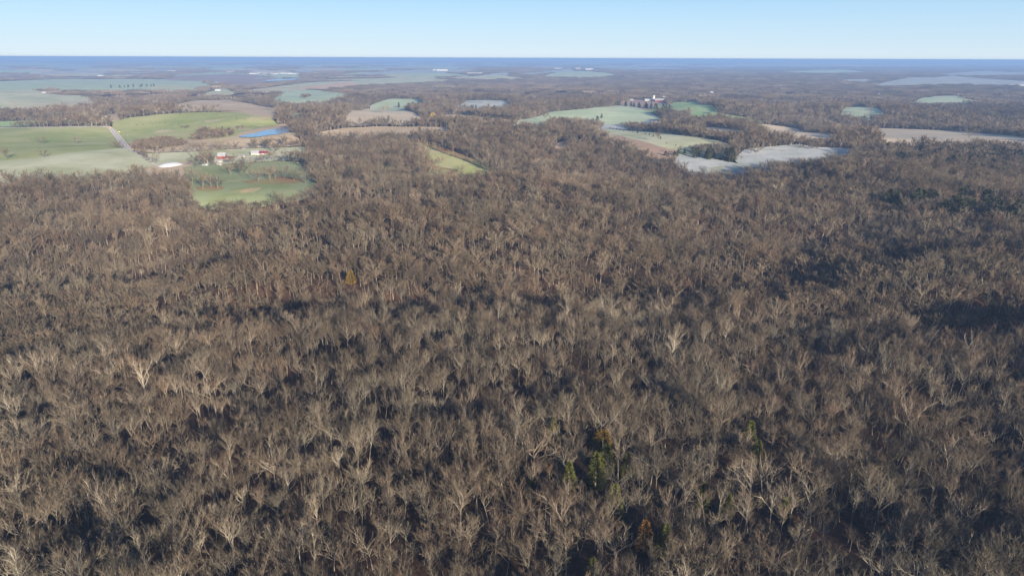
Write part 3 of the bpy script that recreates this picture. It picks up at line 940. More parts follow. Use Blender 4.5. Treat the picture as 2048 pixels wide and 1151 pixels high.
def attr(nm, ty):
    q = N.new('GeometryNodeInputNamedAttribute'); q.data_type = ty; q.inputs['Name'].default_value = nm
    return [o_ for o_ in q.outputs if o_.enabled and o_.name == 'Attribute'][0]
Lk.new(gi.outputs[0], ip.inputs['Points']); Lk.new(ci.outputs[0], ip.inputs['Instance'])
ip.inputs['Pick Instance'].default_value = True
Lk.new(attr('variant', 'INT'), ip.inputs['Instance Index'])
Lk.new(attr('turn', 'FLOAT_VECTOR'), ip.inputs['Rotation'])
Lk.new(attr('size', 'FLOAT_VECTOR'), ip.inputs['Scale'])
Lk.new(ip.outputs[0], go.inputs[0])
md = wood.modifiers.new('plant_trees', 'NODES'); md.node_group = ng

# single trees: Empty > trunk, crown
def single_tree(x, y, z, s, kind, rz, label, group, name='bare_tree', tilt=(0, 0), parts=None):
    r = bpy.data.objects.new(name, None); COL.objects.link(r)
    r.empty_display_size = 1
    r.location = (x, y, z); r.rotation_euler = (tilt[0], tilt[1], rz); r.scale = (s, s, s)
    tag(r, label, 'tree', group)
    mt, mc = (parts or near_parts)[kind]
    link('trunk', mt, parent=r); link('crown', mc, parent=r)
    return r
rnd = random.Random(3)
COLW = ['at far left edge', 'near the left edge', 'in the left quarter', 'left of centre', 'just left of centre',
        'just right of centre', 'right of centre', 'in the right quarter', 'near the right edge', 'at far right edge']
ROWW = ['cut by the bottom edge', 'just above the bottom edge', 'low in the foreground', 'in the middle foreground', 'in the upper foreground', 'in the back foreground']
vq = np.quantile([q[6] for q in SINGLE], [1/6, 2/6, 3/6, 4/6, 5/6])
groups = {}
for t in SINGLE:
    (x, y, z, s, kind, u, v) = t
    sz = 'small' if s < 0.55 else ('large' if s > 0.82 else 'medium')
    lab = '%s %s tree %s %s' % (sz, KIND_WORDS[kind % 8], ROWW[5-int(np.searchsorted(vq, v))], COLW[int(min(9, max(0, u/204.8)))])
    groups.setdefault(lab, []).append(t)
for lab, ts in groups.items():
    ts.sort(key=lambda q: q[5])
    if len(ts) == 1: pre = ['']
    elif len(ts) == 2: pre = ['left twin: ', 'right twin: ']
    elif len(ts) == 3: pre = ['leftmost: ', 'middle one: ', 'rightmost: ']
    else: pre = ['leftmost: ', 'second from left: ', 'second from right: ', 'rightmost: '] + ['between others: ']*9
    for q, t in zip(pre, ts):
        (x, y, z, s, kind, u, v) = t
        single_tree(x, y, z, s, kind, rnd.uniform(0, 6.28), q+lab, 'leafless trees nearest the camera', tilt=(rnd.gauss(0, .04), rnd.gauss(0, .04)))

FIELD_TREES = [  # px, py of the base, scale, kind, label
 (88,290,.72,2,'round bare tree standing alone left of centre in the left green pasture'),
 (154,290,.66,4,'lone bare tree in the green pasture nearest the curving road'),
 (13,323,.86,4,'bare tree with long shadow at far left edge of frosted pasture'),
 (88,319,.74,0,'slim bare tree beside creek line in frosted pasture'),
 (40,256,.80,2,'bushy bare tree on the strip of green behind the left pasture'),
 (406,382,1.05,1,'tall pale tree at front left of meadow, nearest the wood'),
 (423,378,.95,0,'second bare tree from left in the meadow row'),
 (437,381,1.0,6,'forked tree leaning right at meadow, third in left row'),
 (386,373,1.1,4,'bare tree on the left edge of the meadow beside the wood'),
 (462,353,.95,0,'left tree of the middle meadow clump, below red barn'),
 (482,354,.95,1,'centre tree of the middle meadow clump, below red barn'),
 (495,350,.90,5,'right tree of the middle meadow clump, below red barn'),
 (518,367,.98,2,'wide pale tree left of the leaf strewn patch in the meadow'),
 (540,366,1.05,1,'V forked bright tree on the leaf strewn meadow patch'),
 (552,362,.90,0,'bare tree just right of the V forked meadow tree'),
 (570,361,.92,5,'straight tree near right side of leaf strewn patch'),
 (589,365,.95,6,'bare tree at the right end of leaf strewn patch'),
 (611,371,1.1,2,'large white limbed tree at right corner of the meadow'),
 (597,333,1.1,4,'big round tree right of farm drive end'),
 (621,334,1.05,4,'large oak at lower left corner of the grove'),
 (640,334,.95,0,'bare tree just inside lower left of grove'),
 (415,319,.95,2,'wide bare tree left of the red barn'),
 (437,301,.85,2,'bare tree on track north west of the red barn'),
 (510,301,.95,4,'bare tree directly behind the white farmhouse'),
 (534,302,1.0,4,'bare tree behind and right of the maroon roofed house'),
 (552,309,1.0,2,'large spreading tree right of the maroon roofed house'),
 (541,318,.42,4,'small reddish tree on lawn by farm drive'),
 (668,349,1.0,2,'pale tree at the front edge of the grove, left'),
 (689,347,.98,5,'straight trunk tree at the front of the grove, second'),
 (701,348,.95,0,'bare tree at the front of the grove, third'),
 (716,358,.95,1,'foremost tree below the grove by the wood'),
 (720,346,.98,4,'round tree on red leaf floor at front of grove'),
 (843,291,.95,3,'bare tree at top end of the green strip'),
 (880,334,.80,3,'slim tree at lower left side of green strip'),
 (869,337,.72,7,'narrow sapling at foot of the grove by green strip'),
 (974,340,.85,2,'pale tree at the lower right of the green strip'),
 (952,331,.75,7,'slim tree on reddish bank right of green strip'),
 (922,350,.70,0,'white limbed tree at bottom of green strip'),
 (769,229,1.1,2,'lone bare tree on the stubble field beyond the grove'),
 (1936,282,1.2,2,'lone bare tree casting long shadow on right stubble field'),
 (1738,229,1.2,4,'lone tree at lower edge of small right pasture'),
 (228,299,.62,2,'left tree of the clump beside the curving road'),
 (236,300,.66,4,'middle tree of the clump beside the curving road'),
 (244,301,.60,0,'right tree of clump beside the curving road'),
 (1090,244,1.0,4,'bare tree at the lower left of the big wheat field'),
 (1315,284,.75,4,'bare bush standing out in the frosted old field'),
 (1420,318,.62,2,'bare tree in the frosted field below old field'),
 (1600,299,.85,4,'bare tree on the frosted field at right, left one'),
 (1632,302,.85,2,'bare tree on the frosted field at right, right one'),
 (578,327,.95,0,'bare tree between the lower drive and meadow'),
 (425,333,.85,4,'bare tree at the top left of the meadow below the barn yard'),
 (392,338,.95,2,'bare tree beside the right end of white mound'),
]
for px, py, s, kind, lab in FIELD_TREES:
    x, y = pt(px, py)
    ft = single_tree(x, y, hz(x, y)+.1, s*1.1, kind % 6, rnd.uniform(0, 6.28), lab, 'trees standing in the open fields', parts=field_parts)
    ft.scale = (s*1.2, s*1.2, s*1.1)

# ------------------------------------------------------------------ evergreens
def leaf_mat(name, c, c2):
    m, n, l, b = new_mat(name)
    g = n.new('ShaderNodeNewGeometry'); oi = n.new('ShaderNodeObjectInfo')
    col = ramp(n, l, g.outputs['Random Per Island'], [(0, c), (1, c2)])
    hs = n.new('ShaderNodeHueSaturation'); mr = n.new('ShaderNodeMapRange'); l.new(oi.outputs['Random'], mr.inputs[0]); mr.inputs[3].default_value = 0.7; mr.inputs[4].default_value = 1.3
    l.new(mr.outputs[0], hs.inputs['Value']); l.new(col, hs.inputs['Color']); l.new(hs.outputs[0], b.inputs['Base Color'])
    b.inputs['Specular IOR Level'].default_value = 0.05
    return m
CEDAR = leaf_mat('cedar_green', (0.028, 0.04, 0.018), (0.075, 0.08, 0.032))
OLIVE = leaf_mat('olive_green', (0.06, 0.08, 0.02), (0.20, 0.20, 0.05))
RUST = leaf_mat('rusty_leaves', (0.13, 0.07, 0.025), (0.27, 0.15, 0.045))
YELLOW = leaf_mat('yellow_twigs', (0.42, 0.32, 0.07), (0.60, 0.46, 0.12))
GOLD = leaf_mat('golden_leaves', (0.13, 0.09, 0.02), (0.26, 0.17, 0.04))
def cedar(seed, H, W, nleaf, L, w, shape=0.8):
    rnd = random.Random(seed); t = Geo(); c = Geo()
    pts = [Vector((0, 0, -.5)), Vector((0.1, 0, H*.5)), Vector((0, 0.05, H*.93))]
    t.tube(pts, [0.2, 0.12, 0.03], 5)
    lob = [(rnd.uniform(0, 6.28), rnd.uniform(0.15, 0.9), rnd.uniform(.75, 1.3)) for _ in range(9)]
    for i in range(nleaf):
        h = rnd.random()**1.15
        a = rnd.uniform(0, 6.28)
        R = W*0.5*(1-h)**shape*(1 if h > .12 else .6+h*3)
        for la, lh, lf in lob:
            dd = math.cos(a-la)
            if dd > .5 and abs(h-lh) < .16: R *= lf
        r = R*math.sqrt(rnd.uniform(0.25, 1))
        p = Vector((math.cos(a)*r, math.sin(a)*r, H*(.08+.92*h)))
        d = Vector((math.cos(a)*1.0, math.sin(a)*1.0, rnd.uniform(.1, 1.1))).normalized()
        c.twig(p, rdir(d, rnd.uniform(0, .5), rnd), L*rnd.uniform(.6, 1.2), w, rnd)
    return t.mesh('trunk'), c.mesh('crown')
def ev_kind(seed, H, W, nl, L, w, mat, shape=.8):
    t, c = cedar(seed, H, W, nl, L, w, shape)
    t.materials.append(BARK); c.materials.append(mat)
    return t, c
EV_NEAR = [ev_kind(1, 11, 5.0, 2600, .75, .30, OLIVE), ev_kind(2, 9, 4.2, 2200, .7, .28, OLIVE, .65)]
EV_FAR = [ev_kind(5, 11, 5.5, 420, 1.3, .75, CEDAR), ev_kind(6, 10, 6, 380, 1.3, .8, CEDAR, .55)]
RUSTY = ev_kind(7, 9, 4.6, 1900, .6, .26, RUST, .5)
GOLDEN = ev_kind(8, 11, 8.0, 2300, .8, .32, GOLD, .35)
YEL = ev_kind(9, 11, 11, 900, 1.6, .5, YELLOW, .35)
ONES = ['', 'first', 'second', 'third', 'fourth', 'fifth', 'sixth', 'seventh', 'eighth', 'ninth', 'tenth', 'eleventh', 'twelfth', 'thirteenth', 'fourteenth', 'fifteenth', 'sixteenth', 'seventeenth', 'eighteenth', 'nineteenth']
TENS = {2: ('twenty', 'twentieth'), 3: ('thirty', 'thirtieth'), 4: ('forty', 'fortieth'), 5: ('fifty', 'fiftieth')}
def ordinal(k):
    if k < 20: return ONES[k]
    t = TENS[k//10]
    return t[1] if k % 10 == 0 else t[0]+' '+ONES[k % 10]
def rank_labels(objs, fmt):
    objs = sorted(objs, key=lambda o_: project(o_.location.x, o_.location.y, o_.location.z)[0])
    for i, o_ in enumerate(objs):
        a, b_ = i+1, len(objs)-i
        w = ('leftmost' if a == 1 else 'rightmost' if b_ == 1 else ordinal(a)+' from left' if a <= b_ else ordinal(b_)+' from right')
        o_['label'] = w+' '+fmt
def put(parts, x, y, s, label, group, name='evergreen_tree', wide=1.0):
    r = bpy.data.objects.new(name, None); COL.objects.link(r)
    r.location = (x, y, hz(x, y)); r.scale = (s*wide, s*wide, s); r.rotation_euler.z = rnd.uniform(0, 6.28)
    tag(r, label, 'tree', group)
    link('trunk', parts[0], parent=r); link('crown', parts[1], parent=r)
    return r
for i, (px, py, s, lab) in enumerate(NEAREV):
    x, y = EVPOS[i]
    put(EV_NEAR[i % 2], x, y, s*0.98, lab, 'cedars among the near trees', wide=1.1)
x, y = SPECIAL['rust']; put(RUSTY, x, y, 1.1, 'rusty orange leaved tree beside low green cedar near the bottom', None, 'rusty_tree')
x, y = SPECIAL['olive']; put(GOLDEN, x, y, 1.1, 'olive brown leafy tree behind the tall cedar', None, 'rusty_tree')
x, y = SPECIAL['gold']; put(GOLDEN, x, y, 0.7, 'golden brown leafy tree in dark hollow of the mid forest', None, 'golden_tree')
x, y = pt(866, 240); put(YEL, x, y, 1.2, 'yellow willow at left end of the stubble field', None, 'yellow_willow')
x, y = SPECIAL['russet']; put(RUSTY, x, y, 1.4, 'small russet tree at edge of the dark wood', None, 'rusty_tree')

def ev_zone(pts, count, label, group, smin=.8, smax=1.3):
    P = np.array(outline(pts)); mn = P.min(0); mx = P.max(0); c = 0; tries = 0; os_ = []
    while c < count and tries < 20000:
        tries += 1
        x = rnd.uniform(mn[0], mx[0]); y = rnd.uniform(mn[1], mx[1])
        if inside(P, np.array([x]), np.array([y]))[0]:
            os_.append(put(EV_FAR[c % 2], x, y, rnd.uniform(smin, smax), label, group, wide=1.15)); c += 1
    if count > 60: bands = [('in back row', 0, .33), ('in middle row', .33, .66), ('in front row', .66, 1)]
    elif count > 20: bands = [('in back row', 0, .5), ('in front row', .5, 1)]
    else: bands = [('', 0, 1)]
    os_.sort(key=lambda o_: -o_.location.y)
    for w, a, b_ in bands:
        rank_labels(os_[int(a*len(os_)):int(b_*len(os_))], (w+' of '+label).replace('  ', ' ') if w else label)
ev_zone([(1720,298,1),(1800,291,1),(2060,297,1),(2060,345,1),(1900,335,1),(1740,318,1)], 112, 'dark cedars below right stubble field', 'cedars below the right stubble field', 1.0, 1.5)
ev_zone([(1760,395,1),(1850,385,1),(2060,400,1),(2060,440,1),(1880,425,1)], 44, 'cedars in wood at right edge', 'cedars in the right hand wood', 1.1, 1.6)
ev_zone([(1560,325,1),(1680,318,1),(1740,350,1),(1600,362,1)], 14, 'dark cedar at wood edge below right frosted field', 'cedars below the frosted field', 1.0, 1.5)
def ev_line(a, b_, count, label, group, jit=4, smin=.7, smax=1.2):
    A_ = Vector(pt(*a)); B_ = Vector(pt(*b_)); os_ = []
    for i in range(count):
        p = A_.lerp(B_, (i+rnd.uniform(-.3, .3))/max(1, count-1))
        os_.append(put(EV_FAR[i % 2], p.x+rnd.uniform(-jit, jit), p.y+rnd.uniform(-jit, jit), rnd.uniform(smin, smax), label, group))
    rank_labels(os_, label)
ev_line((1238,212), (1335,222), 18, 'dark cedar along the top of big wheat field', 'cedar row above the wheat field', 6, 1.0, 1.4)
ev_line((1330,315), (1385,308), 10, 'small cedar in the hedge line above the frosted field', 'cedars above the frosted field', 5, .5, .75)
ev_line((1220,258), (1360,305), 18, 'little cedar along the fence line between old field and sedge', 'cedars between old field and sedge', 4, .3, .5)
ev_line((1395,316), (1475,324), 14, 'cedar in the clump between the two frosted fields', 'cedars between the frosted fields', 9, 1.0, 1.5)
ev_line((805,215), (1040,224), 26, 'cedar in the dark belt left of the big wheat field', 'cedars in the belt behind the wheat field', 20, .9, 1.4)
ev_line((192,254), (222,255), 5, 'cedar in clump where the road bends', 'cedars at the road bend', 5, .7, 1.0)
ev_line((1140,252), (1200,238), 7, 'cedar below the big wheat field', 'cedars below the wheat field', 8, .8, 1.2)
ev_line((230,177), (310,174), 10, 'cedar in far hedge across the left farmland', 'cedars in the far left hedge', 12, 1.0, 1.4)
ev_line((760,197), (800,199), 6, 'cedar at the edge of wood behind the small pasture', 'cedars behind the small pasture', 12, 1.0, 1.4)

# ------------------------------------------------------------------ buildings
def box(g, x0, x1, y0, y1, z0, z1):
    b0 = len(g.v)
    for z in (z0, z1):
        g.v += [(x0, y0, z), (x1, y0, z), (x1, y1, z), (x0, y1, z)]
    for f in ((3,2,1,0),(4,5,6,7),(0,1,5,4),(1,2,6,5),(2,3,7,6),(3,0,4,7)): g.f.append(tuple(b0+i for i in f))
def gable_roof(g, w, d, z, rise, over=.5, th=.25):
    # ridge along x, a real slab with thickness
    X = w/2+over; Yo = d/2+over; zo = z-rise*over/(d/2)
    b0 = len(g.v)
    prof = [(-Yo, zo), (0, z+rise), (Yo, zo), (Yo, zo+th), (0, z+rise+th), (-Yo, zo+th)]
    for xx in (-X, X):
        for yy, zz in prof: g.v.append((xx, yy, zz))
    for i in range(6):
        j = (i+1) % 6
        g.f.append((b0+i, b0+j, b0+6+j, b0+6+i))
    for o_ in (0, 6):
        a = [b0+o_+i for i in (0, 1, 4, 5)]; c = [b0+o_+i for i in (1, 2, 3, 4)]
        g.f.append(tuple(a)); g.f.append(tuple(c))
WHITE = plain('white_boards', (0.52, 0.51, 0.48), .7, .15, .4)
REDW = plain('barn_red', (0.28, 0.08, 0.065), .7, .15, .8)
METAL = plain('pale_roof_metal', (0.38, 0.40, 0.42), .5, .2, .3)
MAROON = plain('maroon_shingles', (0.20, 0.045, 0.07), .8, .15, 1)
GREYR = plain('grey_shingles', (0.28, 0.28, 0.29), .8, .15, 1)
CREAM = plain('cream_siding', (0.66, 0.60, 0.42), .7, .08, 1)
GLASS = plain('dark_window', (0.05, 0.06, 0.08), .15, .1, 1)
WOOD = plain('weathered_wood', (0.33, 0.27, 0.21), .9, .2, 2)
SIGNY = plain('sign_yellow', (0.85, 0.50, 0.03), .5, .05)
CONC = plain('silo_concrete', (0.62, 0.62, 0.60), .8, .1, .5)
def building(name, px, py, w, d, h, rise, wall, roof, rz, label, cat='building', group=None, detail=True, doors=1):
    x, y = pt(px, py)
    r = bpy.data.objects.new(name, None); COL.objects.link(r)
    zb = min(hz(x+a, y+c) for a in (-w/2, w/2) for c in (-d/2, d/2))
    r.location = (x, y, zb+.25+.0005*math.hypot(x, y)); r.rotation_euler.z = math.radians(rz)
    tag(r, label, cat, group)
    g = Geo()
    b0 = 0
    box(g, -w/2, w/2, -d/2, d/2, -1, h)
    k = len(g.v)
    g.v += [(-w/2, 0, h+rise), (w/2, 0, h+rise)]
    g.f += [(4, k, 7), (5, 6, k+1)]
    link('wall', g.mesh('wall'), wall, r)
    g = Geo(); gable_roof(g, w, d, h+.02, rise)
    rf = link('roof', g.mesh('roof'), roof, r)
    if detail:
        g = Geo(); box(g, w*.2, w*.2+.9, -.45, .45, h+rise*.5, h+rise+1.2)
        if cat == 'house': link('chimney', g.mesh('chimney'), WOOD, rf)
        nw = max(2, int(w/3.2))
        for i in range(nw):
            cx = -w/2+w*(i+.5)/nw
            if i == nw//2:
                g = Geo()
                dw = 1.0 if cat == 'house' else min(3.4, w*.25)
                box(g, cx-dw/2, cx+dw/2, -d/2-.06, -d/2+.02, 0, 2.1 if cat == 'house' else 3.0)
                link('door', g.mesh('door'), WOOD if wall is not WOOD else WHITE, r)
                continue
            g = Geo(); box(g, cx-.5, cx+.5, -d/2-.04, -d/2+.02, 1.0, 2.3)
            link('window', g.mesh('window'), GLASS, r)
    return r
building('farmhouse', 511, 312, 9, 8, 3.6, 2.6, WHITE, METAL, 12, 'white farmhouse with pale roof on the farm drive', 'house')
building('farmhouse', 526, 311.5, 14, 8, 3.2, 2.4, WHITE, MAROON, 14, 'white house with maroon roof right of the pale roofed one', 'house')
building('barn', 445, 320, 9, 9, 5, 3.4, REDW, METAL, 10, 'tall red barn with white roof in the farmyard', 'barn')
building('shed', 456, 320.5, 12, 7, 2.6, 1.3, REDW, MAROON, 10, 'long low red shed attached right of the red barn', 'shed')
building('shed', 437, 319, 5, 5, 3, 1.6, WHITE, METAL, 5, 'small white shed left of the red barn', 'shed')
building('shed', 439, 327, 9, 6, 2.6, 1.2, WOOD, METAL, 5, 'low metal roofed shed in front of red barn', 'shed')
building('shed', 441, 333, 6, 4, 2.4, 1.0, WOOD, METAL, -8, 'small lean shed nearest the meadow below barn yard', 'shed')
building('shed', 411, 334, 6, 4, 2.0, .8, WOOD, METAL, 20, 'tiny pale shed near the white mound', 'shed')
building('shed', 485, 316.5, 8, 4, 2.4, 1.0, WOOD, GREYR, 8, 'dark low shed between barn and farmhouse', 'shed')
# far farms (px, py, w, d, h, rise, wall, roof, rz, name, label)
FARB = [
 (93,188,26,14,5,3,WHITE,METAL,4,'barn','long white barn, left one of the pair in far left fields'),
 (106,188,34,14,5,3,WHITE,METAL,-3,'barn','long white barn, right one of the pair in far left fields'),
 (120,186,10,8,4,2,WHITE,METAL,0,'farmhouse','small white house beside the far left barns'),
 (403,183,30,16,5,2,WOOD,METAL,0,'barn','pale roofed barn beyond the left woods'),
 (436,183,20,14,5,3,WHITE,METAL,20,'barn','smaller white barn right of the pale roofed barn'),
 (753,175,26,16,4,2,WHITE,METAL,2,'barn','white barn on edge of the middle wood, left one'),
 (764,175,24,14,4,2,WHITE,METAL,2,'barn','white barn on the edge of the middle wood, right one'),
 (1229,202,34,12,3,2,WHITE,METAL,3,'poultry_house','left long low white poultry house'),
 (1252,202,44,12,3,2,WHITE,METAL,3,'poultry_house','right long low white poultry house'),
 (1318,205,30,16,6,4,REDW,METAL,4,'barn','red barn with white roof on the ridge farm'),
 (1297,203,26,14,4,3,CONC,METAL,4,'barn','blue grey metal barn left of the ridge silo'),
 (1327,199,10,9,5,4,WHITE,METAL,30,'farmhouse','small white house behind the red ridge barn'),
 (1335,200,9,9,5,3,WHITE,METAL,60,'farmhouse','white house right of the red ridge barn'),
 (1422,191,14,12,7,5,WHITE,METAL,40,'farmhouse','white house standing clear in the woods beyond green slope'),
 (1309,251,14,9,4,3,CREAM,METAL,10,'farmhouse','cream house beside yellow bush in the middle woods'),
 (1332,252,16,9,4,3,WHITE,METAL,-14,'farmhouse','pale house right of the cream house'),
 (1773,216,20,12,5,4,WHITE,METAL,25,'farmhouse','white house at the top right of small right pasture'),
 (1757,193,12,9,6,4,WHITE,METAL,60,'farmhouse','white house in trees left of the far right pasture'),
 (1804,216,14,8,3,2,CREAM,METAL,0,'farmhouse','small cream house right of the pasture house'),
 (2021,174,30,16,6,4,WHITE,METAL,5,'barn','white barn at right edge beyond woods, left one'),
 (2042,174,34,16,6,4,WHITE,METAL,5,'barn','white barn at the right edge beyond woods, right one'),
 (202,154,30,20,7,5,WHITE,METAL,0,'barn','white barn right of ploughed field, far left farmland'),
 (237,155,26,18,7,4,WHITE,METAL,0,'barn','white barn in middle of far left hamlet'),
 (257,154.5,34,18,6,4,WHITE,METAL,0,'barn','white barn at the right of far left hamlet'),
 (345,144.5,50,24,8,5,WHITE,METAL,0,'barn','white barn beyond the ploughed field'),
 (462,146,50,24,8,5,WHITE,METAL,0,'barn','white barn beyond far end of ploughed field'),
]
for k, q in enumerate(FARB):
    px, py, w, d, h, rise, wa, ro, rz, nm, lab = q
    cat = {'barn': 'barn', 'farmhouse': 'house', 'poultry_house': 'barn'}[nm]
    building(nm, px, py, w, d, h, rise, wa, ro, rz, lab, cat, detail=py > 185)
rv = random.Random(21)
WH = []
for k in range(14):
    px = 508+k*6.4+rv.uniform(-2, 2); py = 148.5+rv.uniform(-1.2, 1.6)
    WH.append(building('warehouse', px, py, rv.uniform(26, 62), rv.uniform(18, 30), rv.uniform(6, 9), rv.uniform(2, 4), WHITE, METAL, rv.uniform(-15, 15),
             'white roofed building of the distant plant beyond the long pond', 'building', 'white buildings beyond the long pond', detail=False))
rank_labels(WH, 'white building of the distant plant beyond long pond'); WH = []
for k, (px, py) in enumerate([(1290,127.8),(1317,129.5),(1345,128.2),(1480,130),(1555,129.5),(1566,129.3),(1575,129.6),(878,142.5),(884,142.8),(1155,139.5),(1178,140.2),(950,149),(1650,134.5),(545,126.5),(552,126.5),(1116,139.3)]):
    WH.append(building('warehouse', px, py, rv.uniform(50, 110), rv.uniform(30, 50), rv.uniform(9, 14), 3, WHITE, METAL, rv.uniform(-10, 10),
             'tiny white building on the plain near the horizon', 'building', 'white specks of buildings near the horizon', detail=False))
rank_labels(WH, 'tiny white building on the plain near horizon')

# silo
x, y = pt(1307, 204)
r = bpy.data.objects.new('silo', None); COL.objects.link(r); r.location = (x, y, hz(x, y)+1)
tag(r, 'tall pale silo left of the red ridge barn', 'silo')
g = Geo(); g.tube([Vector((0, 0, -2)), Vector((0, 0, 17))], [3.2, 3.2], 16); link('wall', g.mesh('wall'), CONC, r)
g = Geo(); g.tube([Vector((0, 0, 17)), Vector((0, 0, 19)), Vector((0, 0, 20.2))], [3.35, 2.4, .1], 16); link('dome', g.mesh('dome'), METAL, r)
# water tower
x, y = pt(1715, 142)
r = bpy.data.objects.new('water_tower', None); COL.objects.link(r); r.location = (x, y, hz(x, y)-2)
tag(r, 'white water tower standing above the far woods', 'water tower')
g = Geo(); g.tube([Vector((0, 0, 0)), Vector((0, 0, 6)), Vector((0, 0, 38))], [5, 2.6, 2.6], 12); link('stem', g.mesh('stem'), WHITE, r)
g = Geo(); g.tube([Vector((0, 0, z)) for z in (37.5, 40, 43, 46, 48, 49)], [3, 8, 10, 9, 5, .5], 16); link('tank', g.mesh('tank'), WHITE, r)
# white mound
m, n, l, b = new_mat('white_sheeting')
gm = n.new('ShaderNodeNewGeometry')
f = noise(n, l, gm.outputs['Position'], .25, 5, .7)
l.new(ramp(n, l, f, [(.35, (.55, .58, .62)), (.65, (.64, .65, .66))]), b.inputs['Base Color'])
b.inputs['Roughness'].default_value = .5
MOUND = m
xa, ya = pt(314, 338); xb, yb = pt(366, 330)
cx, cy = (xa+xb)/2, (ya+yb)/2; Lm = math.hypot(xb-xa, yb-ya)/2; rot = math.atan2(yb-ya, xb-xa)
v = []; f = []
for i in range(25):
    for j in range(13):
        uu = -1+2*i/24; vv = -1+2*j/12
        hgt = 5.6*max(0, 1-abs(uu)**3)*max(0, 1-abs(vv)**2.2)+math.sin(i*1.7+j)*.15
        v.append((uu*Lm, vv*11*(1-.25*uu*uu), hgt-.2))
for i in range(24):
    for j in range(12):
        a = i*13+j; f.append((a, a+13, a+14, a+1))
me = mesh('covered_mound', v, f)
me.polygons.foreach_set('use_smooth', [True]*len(me.polygons))
o = link('covered_mound', me, MOUND, None, (cx, cy, hz(cx, cy)))
o.rotation_euler.z = rot
tag(o, 'large smooth white mound at end of farm lane, by the wood', 'mound')

# ------------------------------------------------------------------ posts, signs, fences
def pole(px, py, h, label, arm=True):
    x, y = pt(px, py)
    r = bpy.data.objects.new('utility_pole', None); COL.objects.link(r); r.location = (x, y, hz(x, y))
    tag(r, label, 'utility pole', 'utility poles by the roads')
    g = Geo(); g.tube([Vector((0, 0, -.5)), Vector((0, 0, h))], [.17, .12], 6); link('post', g.mesh('post'), WOOD, r)
    g = Geo(); box(g, -1.2, 1.2, -.07, .07, h-.9, h-.72); link('crossarm', g.mesh('crossarm'), WOOD, r)
for px, py, lab in [(94,256,'utility pole beside road behind the left pasture'),(274,303,'utility pole just right of the road at lower bend'),(292,310,'utility pole by the fence right of the lane'),
                    (257,282,'utility pole between road and brush thicket'),(1423,212,'utility pole at top of the green slope'),(1476,222,'utility pole further right along the green slope'),
                    (1278,240,'utility pole near frosted yard'),(1505,222,'utility pole by the woods right of green slope')]:
    pole(px, py, 10, lab)
def sign(px, py, lab):
    x, y = pt(px, py)
    r = bpy.data.objects.new('road_sign', None); COL.objects.link(r); r.location = (x, y, hz(x, y)+.4); r.rotation_euler.z = .4
    tag(r, lab, 'road sign', 'yellow signs on the road bend')
    g = Geo(); g.tube([Vector((0, 0, -.5)), Vector((0, 0, 2.6))], [.06, .06], 5); link('post', g.mesh('post'), METAL, r)
    g = Geo(); box(g, -.75, .75, -.10, -.06, 1.5, 3.0); link('plate', g.mesh('plate'), SIGNY, r)
sign(222, 258.5, 'yellow road sign at the upper end of the bend')
sign(239, 267, 'yellow road sign halfway down the straight')
sign(266.5, 302, 'yellow road sign at foot of the road by the thicket')
def fence(pts, label, spacing=5.0):
    P = [Vector(pt(*p)) for p in pts]
    r = bpy.data.objects.new('field_fence', None); COL.objects.link(r); r.location = (P[0].x, P[0].y, hz(*P[0]))
    tag(r, label, 'fence')
    o0 = Vector((P[0].x, P[0].y, hz(*P[0])))
    posts = Geo(); wires = Geo(); c = 0; prev = None
    for a, b_ in zip(P, P[1:]):
        k = max(1, int((b_-a).length/spacing))
        for i in range(k):
            q = a.lerp(b_, i/k); w3 = Vector((q.x, q.y, hz(*q)+.3))-o0
            if c < 98:
                g = Geo(); g.tube([w3+Vector((0, 0, -.4)), w3+Vector((0, 0, 1.4))], [.09, .08], 5)
                link('post', g.mesh('post'), WOOD, r)
            c += 1
            if prev is not None:
                for hh in (.5, .9, 1.3): wires.tube([prev+Vector((0, 0, hh)), w3+Vector((0, 0, hh))], [.02, .02], 3)
            prev = w3
    link('wire', wires.mesh('wire'), METAL, r)
fence([(272,306.5),(300,308.5),(350,307),(394,305.3),(440,303),(480,299.5)], 'post and wire fence dividing the dry grass field from the farmyard grass')
fence([(268,300),(240,262),(226,256)], 'post and wire fence along right side of the road')
fence([(0,257),(100,255.5),(190,254)], 'post and wire fence behind the left pasture road', 9)

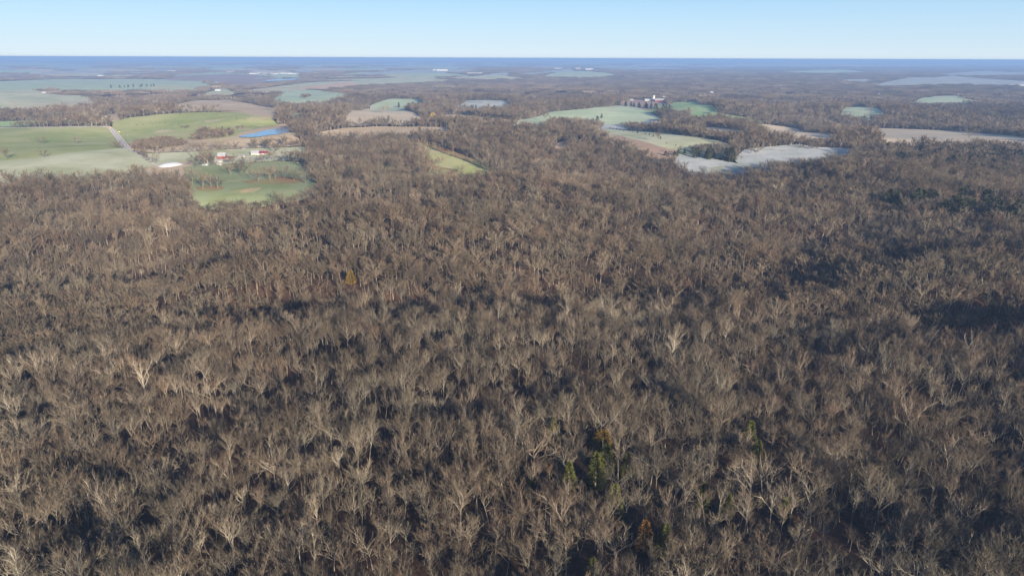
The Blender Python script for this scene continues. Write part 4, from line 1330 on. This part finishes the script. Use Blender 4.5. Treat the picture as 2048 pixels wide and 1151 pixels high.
# ------------------------------------------------------------------ round bales / cattle
def cow_mesh():
    rings = [(-1.15, .95, .12, .16), (-1.0, 1.02, .30, .36), (-.5, .98, .36, .42), (.2, .96, .37, .43), (.7, 1.02, .33, .42), (1.0, 1.12, .22, .30), (1.3, 1.28, .15, .2), (1.5, 1.32, .14, .17), (1.78, 1.18, .09, .11)]
    v = []; f = []
    for i, (x, z, a, b_) in enumerate(rings):
        for j in range(8):
            t = j*math.pi/4
            v.append((x, math.cos(t)*a, z+math.sin(t)*b_))
        if i:
            for j in range(8): f.append(((i-1)*8+j, (i-1)*8+(j+1) % 8, i*8+(j+1) % 8, i*8+j))
    f.append(tuple(range(7, -1, -1))); f.append(tuple(len(v)-8+j for j in range(8)))
    g = Geo(); g.v = v; g.f = f
    for lx in (-.85, .75):
        for ly in (-.22, .22):
            g.tube([Vector((lx, ly, .85)), Vector((lx+(.06 if lx < 0 else 0), ly, .45)), Vector((lx, ly, 0))], [.15, .08, .07], 5)
    g.tube([Vector((-1.15, 0, 1.1)), Vector((-1.27, 0, .8)), Vector((-1.25, 0, .4))], [.04, .03, .05], 4)
    for ly in (-1, 1):
        g.tube([Vector((1.45, ly*.1, 1.42)), Vector((1.42, ly*.3, 1.44))], [.05, .02], 4)
    return g.mesh('cow')
COWM = plain('black_hide', (.02, .018, .016), .6, .2, 2)
cm = cow_mesh()
rc = random.Random(9)
COWS = []
cows = [(282,246),(286,252),(300,247),(305,250),(312,248),(314,257),(320,248),(329,248),(332,249),(340,252),(345,253),(357,252),(358,250),(265,262),(270,263),(276,252),(330,243),
        (402,231),(410,232),(425,232),(432,232),(446,231),(472,237),(473,240),(488,240),(497,237),(360,230),(375,231),(350,231),(345,258)]
for px, py in cows:
    x, y = pt(px+rc.uniform(-1, 1), py)
    o = link('cow', cm, COWM, None, (x, y, hz(x, y)+.25+.0005*math.hypot(x, y)))
    o.rotation_euler.z = rc.uniform(0, 6.28)
    s = rc.uniform(1.0, 1.2); o.scale = (s, s, s)
    tag(o, 'cow', 'cow', 'black cattle on the knoll'); COWS.append(o)

rank_labels(COWS, 'black cow grazing on the green knoll')

# ------------------------------------------------------------------ haze
S = 62000.0
v = [(x, y, z) for z in (-700, 122) for x, y in ((-S, -S), (S, -S), (S, S), (-S, S))]
me = mesh('haze', v, [(3,2,1,0),(4,5,6,7),(0,1,5,4),(1,2,6,5),(2,3,7,6),(3,0,4,7)])
m = bpy.data.materials.new('haze_air'); m.use_nodes = True
nn = m.node_tree.nodes; nn.clear()
pv = nn.new('ShaderNodeVolumePrincipled'); mo = nn.new('ShaderNodeOutputMaterial')
pv.inputs['Color'].default_value = (*HAZE_COLOR, 1)
pv.inputs['Density'].default_value = HAZE_DENSITY
pv.inputs['Anisotropy'].default_value = 0.0
m.node_tree.links.new(pv.outputs[0], mo.inputs['Volume'])
hz_o = link('haze', me, m)
tag(hz_o, kind='stuff')
print('woodland points', n_pts, 'objects', len(bpy.data.objects))
